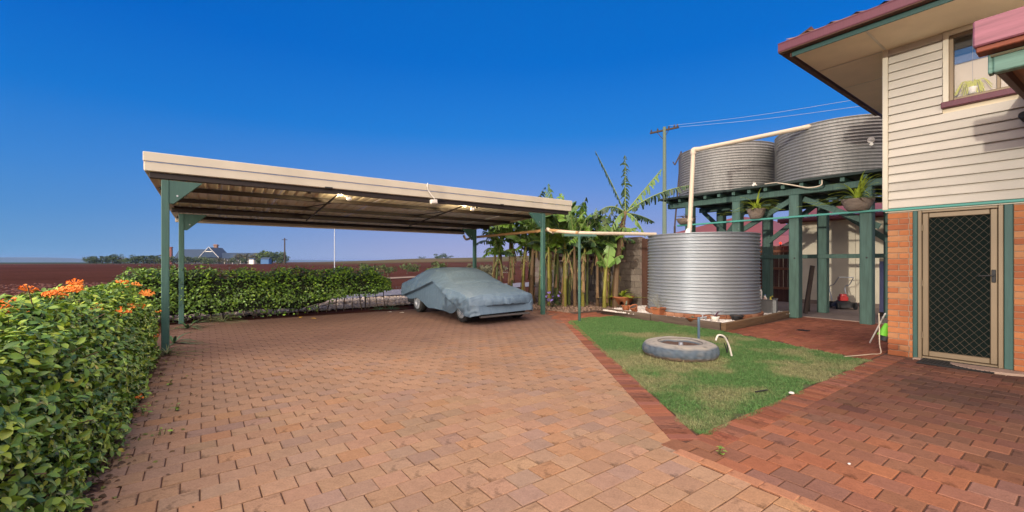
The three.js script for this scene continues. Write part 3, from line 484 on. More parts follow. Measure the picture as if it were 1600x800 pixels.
// flowering hedge along the left edge of the paving
{
  const root = thing('flowering_hedge', 'dense bright green hedge with orange trumpet flowers along the left paving edge', 'hedge', [-1.1, 0, -4.8]);
  const sec = (z, a) => { // a: 0 right base -> PI left base over the top
    const lump = 1 + .15 * ns(z * 1.3, a * 1.4, 1) + .09 * ns(z * 3.2, a * 3.1, 5), end = 1 - .35 * sstep(-8.0, -8.75, z);
    const H = (.98 + .06 * ns(z * .8, 7)) * (1 - .22 * sstep(-8.0, -8.8, z)), ca = Math.cos(a), sa = Math.sin(a); const W = .54 + (z > -5 ? .10 * sstep(-5, -2.2, z) * (ca > 0 ? -1 : 1) : 0);
    return V(-1.12 + Math.sign(ca) * Math.pow(Math.abs(ca), .62) * W * lump * end, Math.pow(Math.abs(sa), .8) * H * lump + .02, z);
  };
  const nrm = (z, a) => { const p = sec(z, a), u = sec(z, a + .02).sub(p), v = sec(z + .02, a).sub(p); const n = v.cross(u).normalize(); return n.dot(p.clone().sub(V(-1.12, .4, z))) < 0 ? n.negate() : n; };
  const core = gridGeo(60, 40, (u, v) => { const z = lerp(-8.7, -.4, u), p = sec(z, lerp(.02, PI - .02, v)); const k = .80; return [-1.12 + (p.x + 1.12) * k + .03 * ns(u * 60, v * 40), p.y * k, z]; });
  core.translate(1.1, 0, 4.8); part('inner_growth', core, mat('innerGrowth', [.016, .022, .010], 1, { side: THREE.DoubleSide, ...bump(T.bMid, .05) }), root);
  const geos = [leafGeo(.058, .033, .16, .22), leafGeo(.068, .030, .24, .32), leafGeo(.050, .032, .12, .08)];
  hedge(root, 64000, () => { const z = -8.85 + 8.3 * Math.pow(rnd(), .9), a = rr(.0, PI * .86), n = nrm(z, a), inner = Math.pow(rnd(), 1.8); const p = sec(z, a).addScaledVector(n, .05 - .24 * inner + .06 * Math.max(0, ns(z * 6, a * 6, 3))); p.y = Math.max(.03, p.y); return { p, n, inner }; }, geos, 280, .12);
  const stems = []; for (let k = 0; k < 70; k++) { const z = rr(-8.4, -1.6), a = rr(.05, 1.7), p = sec(z, a), n = nrm(z, a); const q = p.clone().addScaledVector(n, rr(.0, .07)), e = q.clone().add(V(rr(-.1, .1), rr(-.12, .14), rr(-.25, .25))); stems.push(rod(q.clone().addScaledVector(n, -.15).toArray(), e.toArray(), rr(.0022, .004), 5)); }
  part('twigs', merge(stems).translate(1.1, 0, 4.8), M.stemBrown, root);
  // flower clusters: fans of narrow trumpets
  const cluster = (R, n) => { const gs = []; for (let k = 0; k < n; k++) { const a = k * 2.4, up = rr(.1, .9), d = V(Math.cos(a), up, Math.sin(a)).normalize(), l = rr(.045, .07) * R / .06; const t = new THREE.CylinderGeometry(.0075, .0028, l, 6, 2); t.translate(0, l / 2, 0); const fl = new THREE.ConeGeometry(.016, .012, 6, 1, true); fl.rotateX(PI); fl.translate(0, l + .003, 0); const m = merge([t, fl]); m.applyQuaternion(new THREE.Quaternion().setFromUnitVectors(V(0, 1, 0), d)); m.translate(d.x * .012, d.y * .012, d.z * .012); gs.push(m); } return merge(gs); };
  const cg = [cluster(.062, 16), cluster(.055, 12), cluster(.07, 20), cluster(.05, 6)];
  const spots = [[-1.1, 1.07, -4.3, 1], [-1.15, 1.03, -4.5, 1], [-1.1, 1.02, -4.7, 3], [-1.12, 1.17, -4.92, 0], [-1.1, 1.10, -5.45, 2], [-1.0, 1.12, -5.6, 2], [-1.05, 1.11, -5.9, 2], [-1.12, 1.09, -5.75, 1], [-1.1, 1.16, -6.3, 0], [-1.2, 1.04, -6.1, 1], [-.72, .86, -5.6, 1], [-.62, .92, -5.35, 3], [-.72, .84, -6.75, 2], [-.68, .83, -7.0, 2], [-.66, .93, -7.9, 2], [-.8, 1.06, -8.2, 1], [-.95, 1.08, -8.35, 1], [-.9, 1.05, -7.9, 1], [-1.0, 1.07, -8.6, 0], [-.58, .62, -8.5, 3], [-.54, .36, -7.6, 3], [-1.3, 1.06, -5.2, 1], [-1.25, 1.08, -6.9, 0], [-.75, .99, -5.1, 3], [-.50, .14, -5.2, 3]];
  for (const [x, y, z, k] of spots) { const f = new THREE.Group(); f.name = 'flower_cluster'; f.position.set(x + 1.1, y, z + 4.8); f.rotation.set(rr(-.4, .4), rr(0, 6), rr(-.4, .4)); root.add(f); const s = rr(.7, 1.0); f.scale.set(s, s, s); part('trumpets', cg[k], rnd() < .6 ? M.orange : M.orange2, f); part('stalk', rod([0, -.12, 0], [0, .015, 0], .004, 5), M.stemGreen, f); }
}
// clipped back hedge behind the carport
{
  const root = thing('back_hedge', 'glossy dark green clipped hedge behind the carport along the pale gravel', 'hedge', [1.4, 0, -12.65]);
  const X0 = -1.75, X1 = 4.55;
  const sec = (x, a) => { const e = Math.min(sstep(X1 + .1, X1 - .7, x), sstep(X0 - .1, X0 + .4, x)), lump = 1 + .16 * ns(x * 1.5, a * 1.5, 2) + .13 * ns(x * 4.2, a * 3, 4); const ca = Math.cos(a), sa = Math.sin(a), lift = sstep(2.0, 3.4, x) * .42; const H = (1.12 + .10 * ns(x * .9, 3) + .10 * ns(x * 2.6, 8) + .08 * sstep(2, 0, x)) * (.8 + .2 * e); return V(x, lift + (H - lift) * (.5 + .5 * Math.sign(sa) * Math.pow(Math.abs(sa), .6) * lump * (.45 + .55 * e)) , -12.68 + Math.sign(ca) * Math.pow(Math.abs(ca), .6) * .40 * lump * (.5 + .5 * e)); };
  const ctr = x => V(x, .62, -12.68);
  const geos = [leafGeo(.072, .040, .12, .15), leafGeo(.062, .042, .16, .2)];
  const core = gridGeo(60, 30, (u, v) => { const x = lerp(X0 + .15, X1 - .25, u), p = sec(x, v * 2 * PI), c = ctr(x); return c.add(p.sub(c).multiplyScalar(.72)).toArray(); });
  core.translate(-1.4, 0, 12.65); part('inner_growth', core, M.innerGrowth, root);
  hedge(root, 24000, () => { const x = rr(X0, X1), a = rr(-.95, PI + .3), p = sec(x, a), n = p.clone().sub(ctr(x)).normalize(), inner = Math.pow(rnd(), 1.6); p.addScaledVector(n, .05 - .2 * inner + (rnd() < .06 ? rr(0, .12) : 0)); if (p.y < .40 && rnd() < .86) p.y += rr(.12, .5); if (rnd() < .02) p.y += rr(0, .16); p.y = Math.max(.04, p.y); return { p, n: n.add(V(0, .25, 0)).normalize(), inner }; }, geos, 0, -1);
  const st = []; for (let k = 0; k < 26; k++) { const x = X0 + .2 + k * .24; st.push(tube([[x, 0, -12.68 + rr(-.1, .1)], [x + rr(-.08, .08), .3, -12.68], [x + rr(-.15, .15), .8, -12.68 + rr(-.1, .1)]], rr(.008, .016), 8, 5)); }
  part('stems', merge(st).translate(-1.4, 0, 12.65), M.bark, root);
}
// low wire fence behind the hedge
{
  const f = thing('wire_fence', 'low wire mesh fence with thin dark posts between hedge and pale gravel', 'fence', [3.9, 0, -13.0]);
  for (const x of [-4.8, -2.4, .04, 2.5]) part('fence_post', span(x - .018, x + .018, -.02, .66, -.018, .018), M.darkWood, f);
  const w = []; for (let k = 0; k < 8; k++) w.push(rod([-5.3, .06 + k * .08, 0], [3.6, .06 + k * .08, 0], .0035, 4)); for (let x = -5.3; x < 3.6; x += .1) w.push(rod([x, .04, .006], [x, .64, .006], .003, 4));
  part('mesh', merge(w), M.wire, f);
}
{ // dry leaves and crumbs on the soil between hedge and pavers
  const lg = leafGeo(.045, .026, .2, .25), im = new THREE.MeshStandardMaterial({ color: 0xffffff, roughness: .9, side: THREE.DoubleSide });
  stuff(scatter(lg, im, 900, () => { const z = rr(-8.6, -1.2), x = -.56 + .16 * Math.pow(rnd(), 2.2) * (rnd() < .5 ? 1 : -1) + (rnd() < .12 ? rr(0, .5) : 0); const k = rr(.5, 1.1); return { p: [x, .006, z], s: rr(.4, 1.1), tilt: rr(-.5, .5), c: rnd() < .75 ? [.16 * k, .095 * k, .05 * k] : [.20 * k, .22 * k, .05 * k] }; }), 'leaf_litter', null, 'dry leaf litter along the foot of the flowering hedge', 'leaf litter');
}
// strap-leaved clumps and weeds
function clump(name, label, cat, pos, n, len, wid, m, spread = 1, group) {
  const c = thing(name, label, cat, pos, 0, group);
  for (let k = 0; k < n; k++) { const a = rr(0, 6.28), up = rr(.4, 1.3), L = len * rr(.65, 1.1), ca = Math.cos(a), sa = Math.sin(a), P = []; const N = 7; const at = (t, s) => { const o = spread * L * (t * .55 + .35 * t * t) / up, y = L * (t * up * .75 - .55 * t * t * (1.4 - up * .5)), w = wid * Math.sin(PI * (.12 + .86 * Math.pow(t, .75))) * (1 - .2 * t); return [ca * o - sa * s * w, Math.max(.01, y) + .004 * Math.abs(s) * 2, sa * o + ca * s * w]; };
    for (let i = 0; i < N; i++) for (const s of [-.5, .5]) { const a0 = at(i / N, 0), b0 = at(i / N, s), a1 = at((i + 1) / N, 0), b1 = at((i + 1) / N, s); P.push(...a0, ...b0, ...b1, ...a0, ...b1, ...a1); }
    part('leaf', toCreasedNormals(fromQuads(P), 1), m, c); }
  return c;
}
clump('strap_plant', 'blue green strap leaved plant at the foot of the rear left carport post', 'plant', [-.28, 0, -11.2], 18, .42, .045, M.strap, 1.0);
clump('strap_plant', 'drooping strap leaved plant behind the front left carport post', 'plant', [-.42, 0, -9.3], 14, .38, .045, M.strap, 1.0);
clump('grass_tuft', 'pale wispy grass tuft at the left foot of the back hedge', 'grass tuft', [.35, 0, -12.0], 46, .36, .012, M.grassTuft, 1.1);
clump('grass_tuft', 'loose grass tuft under the hedge end beside the front left carport post', 'grass tuft', [-.45, 0, -8.25], 40, .3, .012, M.grassTuft, 1.2);
clump('grass_tuft', 'small green tuft at the paving edge just behind the wire fence post', 'grass tuft', [4.5, 0, -12.3], 34, .22, .02, M.strap, 1.1);
clump('grass_tuft', 'low green tuft against the fence nearest the covered car', 'grass tuft', [4.2, 0, -12.45], 30, .2, .02, M.strap, 1.1);
{
  const wg = [leafGeo(.045, .03, .1, .1), leafGeo(.035, .025, .1, .2)];
  const weed = (label, x, z, n, R) => { const w = thing('weed', label, 'weed', [x, 0, z]); for (let k = 0; k < n; k++) { const a = rr(0, 6.28), r = Math.sqrt(rnd()) * R, l = part('leaf', pick(wg), leafMats[pick([1, 2, 3])], w); l.position.set(Math.cos(a) * r * .8, rr(.01, .07), Math.sin(a) * r); l.rotation.set(rr(-.4, .3), rr(0, 6.28), rr(-.3, .3)); const s = rr(.5, 1.1); l.scale.set(s, s, s); } part('stem', merge([0, 1, 2].map(() => rod([rr(-.02, .02), -.01, rr(-.02, .02)], [rr(-R, R) * .6, .06, rr(-R, R) * .6], .002, 4))), M.stemGreen, w); };
  weed('leafy weed on bare soil nearest the bottom left paver edge', -.66, -3.62, 16, .08); weed('broad leafed weed patch in soil beside the pavers, below the fallen flower', -.60, -4.15, 34, .15); weed('low spreading weed at the hedge foot, farthest along the paver edge', -.47, -5.15, 22, .12);
  weed('small weed in a paver joint level with the fallen orange flower', -.28, -4.45, 9, .06); weed('tiny weed in the joints left of the bare paving', -.22, -5.1, 8, .06); weed('seedling between pavers close to the hedge, mid way to the carport post', -.32, -6.2, 8, .05); weed('lone leafy sprig lying where light pavers meet the brick edging', 3.05, -1.62, 12, .035);
  for (const [x, z, lb] of [[2.0, -12.0 + .12, 'yellow fallen leaf on the paving near the back hedge, left one'], [2.13, -11.45, 'orange yellow fallen leaf on the paving, the nearer of the left pair'], [4.22, -11.55, 'pale fallen leaf beside the rear wheel of the covered car, left one'], [4.45, -11.2, 'pale fallen leaf just in front of the covered car rear wheel']]) { const l = single('fallen_leaf', leafGeo(.16, .09, .1, .05), x < 3 ? M.yellowFlower : M.pebble, lb, 'leaf', [x, .012, z]); l.rotation.y = rr(0, 6); }
}
// ------------------------------------------------------------------ water tanks
function corrugated(r, y0, y1, pitch, amp) { const n = Math.round((y1 - y0) / pitch), pts = [], k = 8; for (let i = 0; i <= n * k; i++) { const y = lerp(y0, y1, i / (n * k)); pts.push([r + amp * Math.cos(i / k * 2 * PI), y]); } return lathe(pts, 84); }
function tank(label, x, z, r, y0, y1, m, lidH) {
  const t = thing('water_tank', label, 'water tank', [x, y0, z]); const H = y1 - y0;
  part('shell', corrugated(r, 0, H, .077, .0175), m, t);
  part('rim', new THREE.TorusGeometry(r + .004, .013, 8, 84).rotateX(PI / 2).translate(0, H, 0), m, t);
  part('base_ring', new THREE.TorusGeometry(r + .004, .013, 8, 84).rotateX(PI / 2).translate(0, .012, 0), m, t);
  part('lid', lathe([[r, H - .01], [r * .5, H + lidH * .6], [0, H + lidH]].reverse(), 60), m, t);
  const sm = []; for (const a of [2.0, 3.4, 4.5]) { const n = Math.round(H / .077), P = []; const pt = (k, s) => { const y = k / (n * 6) * H, R = r + .004 + 0.0175 * Math.cos(k / 6 * 2 * PI), aa = a + s * .014 / r; return [R * Math.cos(aa), y, R * Math.sin(aa)]; }; for (let k = 0; k < n * 6; k++) P.push(...pt(k, -1), ...pt(k + 1, -1), ...pt(k + 1, 1), ...pt(k, -1), ...pt(k + 1, 1), ...pt(k, 1)); sm.push(fromQuads(P)); }
  part('lap_joint', merge(sm), m, t);
  const rv = []; for (const a of [2.0, 3.4, 4.5, 5.6]) for (let k = 0; k < H / .154; k++) rv.push(new THREE.SphereGeometry(.008, 5, 4).translate((r + .012) * Math.cos(a), k * .154 + .077, (r + .012) * Math.sin(a)));
  part('rivets', merge(rv), m, t); return t;
}
M.galv.side = M.galvOld.side = THREE.DoubleSide;
tank('squat corrugated steel water tank standing on the low brick plinth in white pebbles', 10.29, -5.97, 1.30, .22, 2.07, M.galv, .05);
tank('weathered corrugated tank at the far end of the green timber stand, beside the pole', 13.5, -6.98, 1.42, 3.425, 4.86, M.galvOld, .08);
tank('weathered corrugated tank on the green timber stand, half hidden behind the house corner', 13.5, -4.03, 1.42, 3.425, 4.80, M.galvOld, .08);
{ // bricks round the foot of the lower tank
  const pl = thing('tank_plinth', 'low ring of worn orange bricks under the squat water tank', 'plinth', [10.29, 0, -5.97]);
  part('core', new THREE.CylinderGeometry(1.27, 1.29, .215, 48).translate(0, .1075, 0), M.concrete, pl);
  const bg = bevelBox(.215, .085, .11, .008), ms = [[.36, .15, .075], [.30, .125, .07], [.40, .20, .12]].map((c, i) => mat('plinthBrick' + i, c, .95, { map: T.mott, ...bump(T.bMid, .003) }));
  for (const [y, o] of [[.165, 0], [.072, .5]]) for (let k = 0; k < 38; k++) { const a = (k + o) / 38 * 2 * PI, b = part('brick', bg, pick(ms), pl); b.position.set(1.31 * Math.cos(a), y, 1.31 * Math.sin(a)); b.rotation.y = -a + PI / 2 + rr(-.03, .03); }
}
{ // sleepers round the pebble bed
  const e = thing('timber_edging', 'weathered timber sleepers edging the white pebble bed below the tank', 'garden edging', [8.56, 0, -4.52]);
  const S = (a, b, m) => part('sleeper', bar([a[0] - 8.56, .075, a[1] + 4.52], [b[0] - 8.56, .075, b[1] + 4.52], .10, .155), m, e);
  S([8.62, -4.58], [8.68, -6.28], M.sleeper); S([8.68, -6.30], [8.84, -8.0], M.sleeper); S([8.57, -4.50], [10.4, -4.58], M.sleeperWarm); S([10.42, -4.58], [12.05, -4.68], M.sleeperWarm);
  struct('pebble_base', put(gridGeo(12, 12, (u, v) => [lerp(8.66, 12.0, u), .085 + .01 * ns(u * 9, v * 9), lerp(-8.0, -4.6, v)])), M.concrete);
  stuff(scatter(stoneGeo(3), plain, 3000, () => { let x, z; do { x = rr(8.7, 12.2); z = rr(-7.9, -4.64); } while (Math.hypot(x - 10.29, z + 5.97) < 1.3 || (x > 10.6 && z < -5.6)); const k = rr(.7, 1.08), s = rr(.018, .042); return { p: [x, .09 + s * .3, z], s, c: [.74 * k, .70 * k, .66 * k] }; }), 'white_pebbles', null, 'white pebbles filling the sleeper bed round the tank', 'pebbles');
}
// overflow pipes
single('downpipe', merge([tube([[7.86, 2.40, -13.95], [7.9, 2.27, -13.9], [7.72, 2.27, -13.0], [7.62, 2.27, -9.4], [7.56, 2.27, -9.0], [7.50, 2.25, -8.65], [7.30, 2.10, -7.35]], .042, 60, 10)]), M.timberOrange2 ??= mat('pipeTan', [.50, .30, .14], .6, { map: T.streak }), 'tan pipe running from the back gutter of the carport past its right posts', 'pipe');
single('overflow_pipe', merge([tube([[7.52, 2.24, -8.62], [7.32, 2.11, -7.42], [7.62, 2.09, -7.1], [8.3, 2.095, -6.86], [9.2, 2.10, -6.55]], .042, 50, 10), rod([7.5, 2.19, -8.5], [7.5, 2.29, -8.74], .05)]), M.pvc, 'horizontal cream pipe from the carport to the squat tank, over the green T post', 'pipe');
{
  const p = thing('pipe_support', 'green steel T post standing at the lawn corner under the cream pipe', 'post', [7.19, 0, -7.22]);
  part('post', rod([0, -.02, 0], [0, 2.03, 0], .032, 12), M.green, p); part('cross_bar', bar([-.28, 2.035, -.22], [.32, 2.025, .24], .07, .05), M.green, p); part('cap', rod([0, 1.98, 0], [0, 2.0, 0], .042, 12), M.green, p);
}
{
  const p = thing('tank_pipe', 'thick cream pipe sloping from the upper tanks and dropping into the squat tank', 'pipe', [9.9, 4.18, -6.0]);
  const o = a => a.map(([x, y, z]) => [x - 9.9, y - 4.18, z + 6.0]), A = [12.2, 4.77, -4.16], B = [9.94, 4.20, -5.98], C = [9.52, 2.12, -5.83];
  const k = (a, b, t) => a.map((v, i) => lerp(v, b[i], t));
  part('pipe', rod(...o([A, k(B, A, .02)]), .056, 14), M.pvc, p); part('pipe', rod(...o([k(B, C, .03), C]), .054, 14), M.pvc, p);
  part('elbow', tube(o([k(B, A, .045), B, k(B, C, .055)]), .066, 14, 12), M.pvc, p);
  part('outlet', merge([tube(o([k(A, B, .03), A, [12.32, 4.74, -4.1]]), .068, 10, 12)]), M.pvc, p);
  part('joint', rod(...o([k(B, C, .84), k(B, C, .87)]), .064, 14), M.pvc, p);
  part('inlet', tube(o([[9.50, 2.16, -5.84], [9.42, 2.13, -5.80], [9.33, 2.06, -5.76], [9.31, 1.98, -5.75]]), .068, 12, 12), M.pvcWhite, p);
}
// ------------------------------------------------------------------ the timber tank stand
{
  const s = thing('tank_stand', 'tall dark green timber tank stand with thick square posts and braces', 'tank stand', [12.15, 0, -5.25]);
  const P = (n, g, m = M.greenStand) => part(n, g.translate(-12.15, 0, 5.25), m, s);
  const ZS = [-3.09, -4.53, -5.97, -7.41], XF = 12.15, XB = 13.98;
  for (const x of [XF, XB, 15.6]) for (const z of ZS) if (x < 15) P('post', span(x - .115, x + .115, -.01, 3.10, z - .115, z + .115, .015));
  for (const x of [XF, XB, 15.55]) P('beam', span(x - .09, x + .09, 3.10, 3.255, -8.15, -1.96, .01));
  for (let z = -8.05; z < -2.2; z += .415) P('joist', span(11.90, 15.75, 3.257, 3.355, z - .045, z + .045, .008));
  for (let k = 0; k < 20; k++) { const x = 11.80 + k * .202; P('deck_board', span(x, x + .195, 3.357, 3.42, -8.3, -2.05, .006), M.deck); }
  const br = (x, z0, y0, z1, y1) => P('brace', bar([x, y0, z0], [x, y1, z1], .05, .13));
  br(XB - .14, -4.4, 2.98, -3.0, 1.86); br(XB - .14, -3.05, 1.86, -2.35, 1.35); br(XB - .14, -5.9, 2.0, -4.66, 3.0);
  br(XB - .15, -7.1, 2.25, -7.95, 3.1); br(XB - .15, -7.2, 2.25, -6.55, 3.05); br(XF + .14, -6.1, 2.2, -4.6, 3.05); br(XF + .14, -4.4, 3.0, -2.9, 2.2);
  P('rail', bar([XB - .13, 1.56, -7.4], [XB - .13, 1.56, -1.98], .05, .11)); 
  P('shelf_rail', bar([XF - .15, 2.535, -7.75], [XF - .15, 2.535, -1.98], .10, .045), M.teal);
  for (const z of [-3.09, -4.53]) P('bolt', put(new THREE.CylinderGeometry(.02, .02, .02, 10), [XF - .12, 1.5, z + .02], [0, 0, PI / 2]), M.black);
  { const f = thing('tank_fitting', 'small white outlet fitting on the side of the right hand upper tank', 'fitting', [12.42, 4.18, -3.12]); part('flange', put(new THREE.CylinderGeometry(.07, .07, .02, 16), [-.12, .0, .06], [0, .45, PI / 2]), M.pvcWhite, f); part('spout', rod([-.1, 0, .05], [-.26, -.01, .12], .028), M.pvcWhite, f); part('plug', rod([-.2, -.12, .08], [-.24, -.12, .1], .035), M.pvcWhite, f); }
  // hoses under the right tank
  single('tank_hose', tube([[11.9, 3.44, -5.15], [11.82, 3.42, -4.85], [11.80, 3.30, -4.45], [11.80, 3.19, -4.1], [11.80, 3.22, -3.86], [11.84, 3.33, -3.86], [11.95, 3.36, -3.9]], .016, 40, 8), M.pvc, 'white hose looping below the right hand upper tank', 'hose');
  const v = thing('tank_valve', 'small white tap and fitting between the two upper tanks', 'tap', [12.14, 3.43, -5.52]); part('body', merge([rod([0, 0, 0], [0, .12, 0], .035), rod([-.08, .06, .0], [.05, .06, .02], .03)]), M.pvcWhite, v); part('handle', bar([-.06, .135, 0], [.06, .135, 0], .03, .015), M.white, v);
}
// planters on the shelf rail
function bowlPot(label, plantLabel, x, y, z, R, H, leaves, len) {
  const p = thing('bowl_planter', label, 'planter', [x, y, z]);
  const pts = [[0, 0], [R * .62, 0], [R * .82, H * .35], [R, H * .85], [R * 1.03, H], [R * .93, H], [R * .85, H * .8], [0, H * .75]]; const g = lathe(pts, 28), q = g.attributes.position; for (let i = 0; i < q.count; i++) { const k = 1 + .05 * ns(q.getX(i) * 18, q.getY(i) * 18, q.getZ(i) * 18); q.setXYZ(i, q.getX(i) * k, q.getY(i), q.getZ(i) * k); } g.computeVertexNormals();
  part('basket', g, M.coir, p);
  if (leaves) { const c = clump('spiky_plant', plantLabel, 'plant', [x, y + H * .78, z], leaves, len, .045, M.fern, .55); }
}
bowlPot('small grey coir bowl planter on the shelf rail above the squat tank', 'upright yellow green spiky plant in the left coir bowl planter', 11.98, 2.56, -5.40, .22, .26, 44, 1.05);
bowlPot('larger grey coir bowl planter on the shelf rail by the house corner', 'spreading yellow green spiky plant in the larger coir bowl', 12.0, 2.56, -3.22, .30, .26, 56, 1.25);
bowlPot('shallow dark bowl planter with withered twigs on the far end of the rail', '', 11.98, 2.56, -7.45, .28, .17, 0, 0);
single('twig_bundle', merge(Array.from({ length: 12 }, () => tube([[0, 0, 0], [rr(-.12, .12), .1, rr(-.15, .15)], [rr(-.25, .25), rr(.05, .24), rr(-.3, .3)]], .006, 8, 4))), M.bark, 'bare withered twigs in the shallow bowl at the far rail end', 'dead plant', [11.98, 2.70, -7.45]);

// ------------------------------------------------------------------ house
{
  const h = thing('house', 'house corner with cream weatherboards above orange brick and a wide eave', 'house', [8.44, 0, -1.92]);
  const P = (n, g, m, parent = h) => part(n, g.translate(-8.44, 0, 1.92), m, parent);
  const ZE = 5.0, XE = 11.4;
  // upper wall core, pieces round the window opening (z -1.24 .. .25, y 3.60 .. 4.57)
  const W0 = -1.24, W1 = .25, WY0 = 3.61, WY1 = 4.56, XI = 8.455, XO = 8.60;
  const core = [[-1.90, W0, 2.2, 4.66], [W1, ZE, 2.2, 4.66], [W0, W1, 2.2, WY0], [W0, W1, WY1, 4.66]].map(([a, b, c, d]) => span(XI, XO, c, d, a, b, .002));
  core.push(span(XO + .003, XE, 2.2, 4.66, -1.90, -1.75, .002)); P('wall', merge(core), M.soffit);
  const bz = .1286, board = (z0, z1, y) => { // one board, thicker at its foot
    const P3 = [], x0 = XI + .002, x1 = 8.410, x2 = 8.438, ya = y, yb = y + bz - .0072, q = (a, b, c, d) => P3.push(...a, ...b, ...c, ...a, ...c, ...d);
    const c = z => [[x0, ya, z], [x1, ya, z], [x1 - .001, ya + .012, z], [x2, yb, z], [x0, yb, z]]; const A = c(z0), B = c(z1);
    for (let k = 0; k < 4; k++) q(A[k], B[k], B[k + 1], A[k + 1]); q(A[4], B[4], B[0], A[0]); q(A[0], A[1], A[2], A[3]); q(A[0], A[3], A[4], A[4]); q(B[3], B[2], B[1], B[0]); q(B[4], B[4], B[3], B[0]);
    return metreUV(fromQuads(P3));
  };
  const bm = [0, 1, 2].map(i => { const m = M.board.clone(); m.color.multiplyScalar(1 - .025 * i); m.map = T.coarse.clone(); m.map.offset.set(.37 * i, .21 * i); m.map.needsUpdate = true; return m; });
  for (let k = 0; k < 19; k++) { const y = 2.212 + k * bz; if (y > 4.62) break; const cut = y + bz > WY0 - .02 && y < WY1 + .03; if (cut) { P('weatherboard', board(-1.885, W0 - .065, y), bm[k % 3]); P('weatherboard', board(W1 + .065, ZE, y), bm[(k + 1) % 3]); } else P('weatherboard', board(-1.885, ZE, y), bm[k % 3]); }
  P('corner_stop', span(8.395, 8.46, 2.19, 4.655, -1.955, -1.888, .008), M.cream);
  P('base_trim', span(8.405, 8.50, 2.168, 2.205, -1.95, ZE, .006), M.teal);
  P('base_trim', span(8.43, 8.50, 2.15, 2.166, -1.93, ZE, .004), M.cream);
  // window
  const w = new THREE.Group(); w.name = 'window'; w.position.set(0, 0, 0); h.add(w);
  P('outer_trim', merge([span(8.402, 8.46, WY0 - .01, WY1 + .06, W0 - .06, W0, .006), span(8.402, 8.46, WY0 - .01, WY1 + .06, W1, W1 + .06, .006), span(8.402, 8.46, WY1, WY1 + .06, W0 + .001, W1 - .001, .006)]), M.cream, w);
  P('frame', merge([span(8.43, 8.50, WY0 + .04, WY1 - .001, W0 + .001, W0 + .045, .004), span(8.43, 8.50, WY1 - .05, WY1 - .002, W0 + .046, W1, .004), span(8.43, 8.50, WY0 + .03, WY0 + .07, W0 + .046, W1, .004), span(8.44, 8.49, WY0 + .07, WY1 - .05, -.80, -.765, .004)]), M.bronze, w);
  P('sill', span(8.375, 8.50, WY0 - .055, WY0 + .028, W0 - .075, W1 + .07, .008), M.magenta, w);
  const glass = M.glass = new THREE.MeshPhysicalMaterial({ color: 0xffffff, roughness: .03, transmission: 1, thickness: 0, ior: 1.45 });
  P('pane', span(8.463, 8.467, WY0 + .07, WY1 - .05, W0 + .046, -.80, .0005), glass, w); P('pane', span(8.473, 8.477, WY0 + .07, WY1 - .05, -.765, W1, .0005), glass, w);
  // inside the room: blind, walls; dark and blue strips imitate reflected soffit and sky
  P('room', merge([span(8.61, 11.2, 3.40, 3.44, -1.70, 1.2), span(11.2, 11.24, 3.4, 4.9, -1.7, 1.2), span(8.61, 11.2, 4.64, 4.655, -1.7, 1.2), span(8.61, 11.2, 3.44, 4.64, 1.2, 1.24)]), M.soffit);
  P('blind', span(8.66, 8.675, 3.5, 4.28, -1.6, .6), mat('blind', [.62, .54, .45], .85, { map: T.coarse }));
  P('blue_reflection', span(8.63, 8.645, 4.20, 4.40, -1.6, .6), mat('blue_reflection', [.03, .12, .33], .8));
  P('dark_reflection', span(8.62, 8.66, 4.40, 4.62, -1.6, .6), M.black);
  // lower brick wall with mortar between single bricks
  P('mortar_wall', merge([span(8.449, 8.60, -.02, 2.15, -1.893, -1.615, .002), span(8.449, 8.60, -.02, 2.15, -.655, ZE, .002), span(8.60, XE, -.02, 2.15, -1.885, -1.75, .002)]), M.mortar);
  const tones = [[.42, .145, .052], [.46, .175, .068], [.34, .108, .045], [.44, .20, .09], [.38, .125, .048]].map((c, i) => mat('brick' + i, c, .9, { map: T.mott, ...bump(T.bMid, .002) }));
  const brick = (z0, z1, y) => P('brick', span(8.436 + rr(0, .003), 8.52, y, y + .076, z0, z1, .005), pick(tones));
  for (let k = 0; k < 25; k++) { const y = -.008 + k * .086; const a = k % 2 ? [-1.90, -1.778, -1.768, -1.660, -1.650, -1.618] : [-1.90, -1.668, -1.658, -1.618]; for (let i = 0; i < a.length; i += 2) brick(a[i], a[i + 1], y); let z = -.652, n = 0; while (z < .9) { const L = n++ === 0 && k % 2 ? .11 : .23; brick(z, z + L, y); z += L + .01; } }
  // eave: soffit, green fascia, magenta gutter, tiles
  const EX = 7.44, EZ = -2.80, SY = 4.625;
  P('soffit', merge([span(EX, 8.45, SY, SY + .012, EZ, ZE, .002), span(8.452, XE + .8, SY, SY + .012, EZ, -1.72, .002)]), M.soffit);
  P('soffit_strip', merge([span(8.40, 8.43, SY - .008, SY - .001, EZ + .02, -1.96, .002), span(7.47, 8.38, SY - .007, SY - .001, -1.93, -1.90, .002), span(9.6, 9.63, SY - .008, SY - .001, EZ + .02, -1.93, .002)]), M.cream);
  P('fascia_board', span(EX - .022, EX - .002, 4.60, 4.735, EZ - .02, ZE, .004), M.greenTrim);
  P('fascia_board', span(EX - .022, XE + .8, 4.60, 4.735, EZ - .046, EZ - .024, .004), M.brownDark);
  const gutter = (x0, x1, z0, z1, alongZ) => alongZ ? merge([span(x0, x0 + .012, 4.70, 4.815, z0, z1, .004), span(x0, x1, 4.69, 4.702, z0, z1, .003), span(x1 - .012, x1, 4.70, 4.80, z0, z1, .003), span(x0 - .006, x0 + .014, 4.808, 4.826, z0, z1, .004)]) : merge([span(x0, x1, 4.70, 4.815, z0, z0 + .012, .004), span(x0, x1, 4.69, 4.702, z0, z1, .003), span(x0, x1, 4.808, 4.826, z0 - .006, z0 + .014, .004)]);
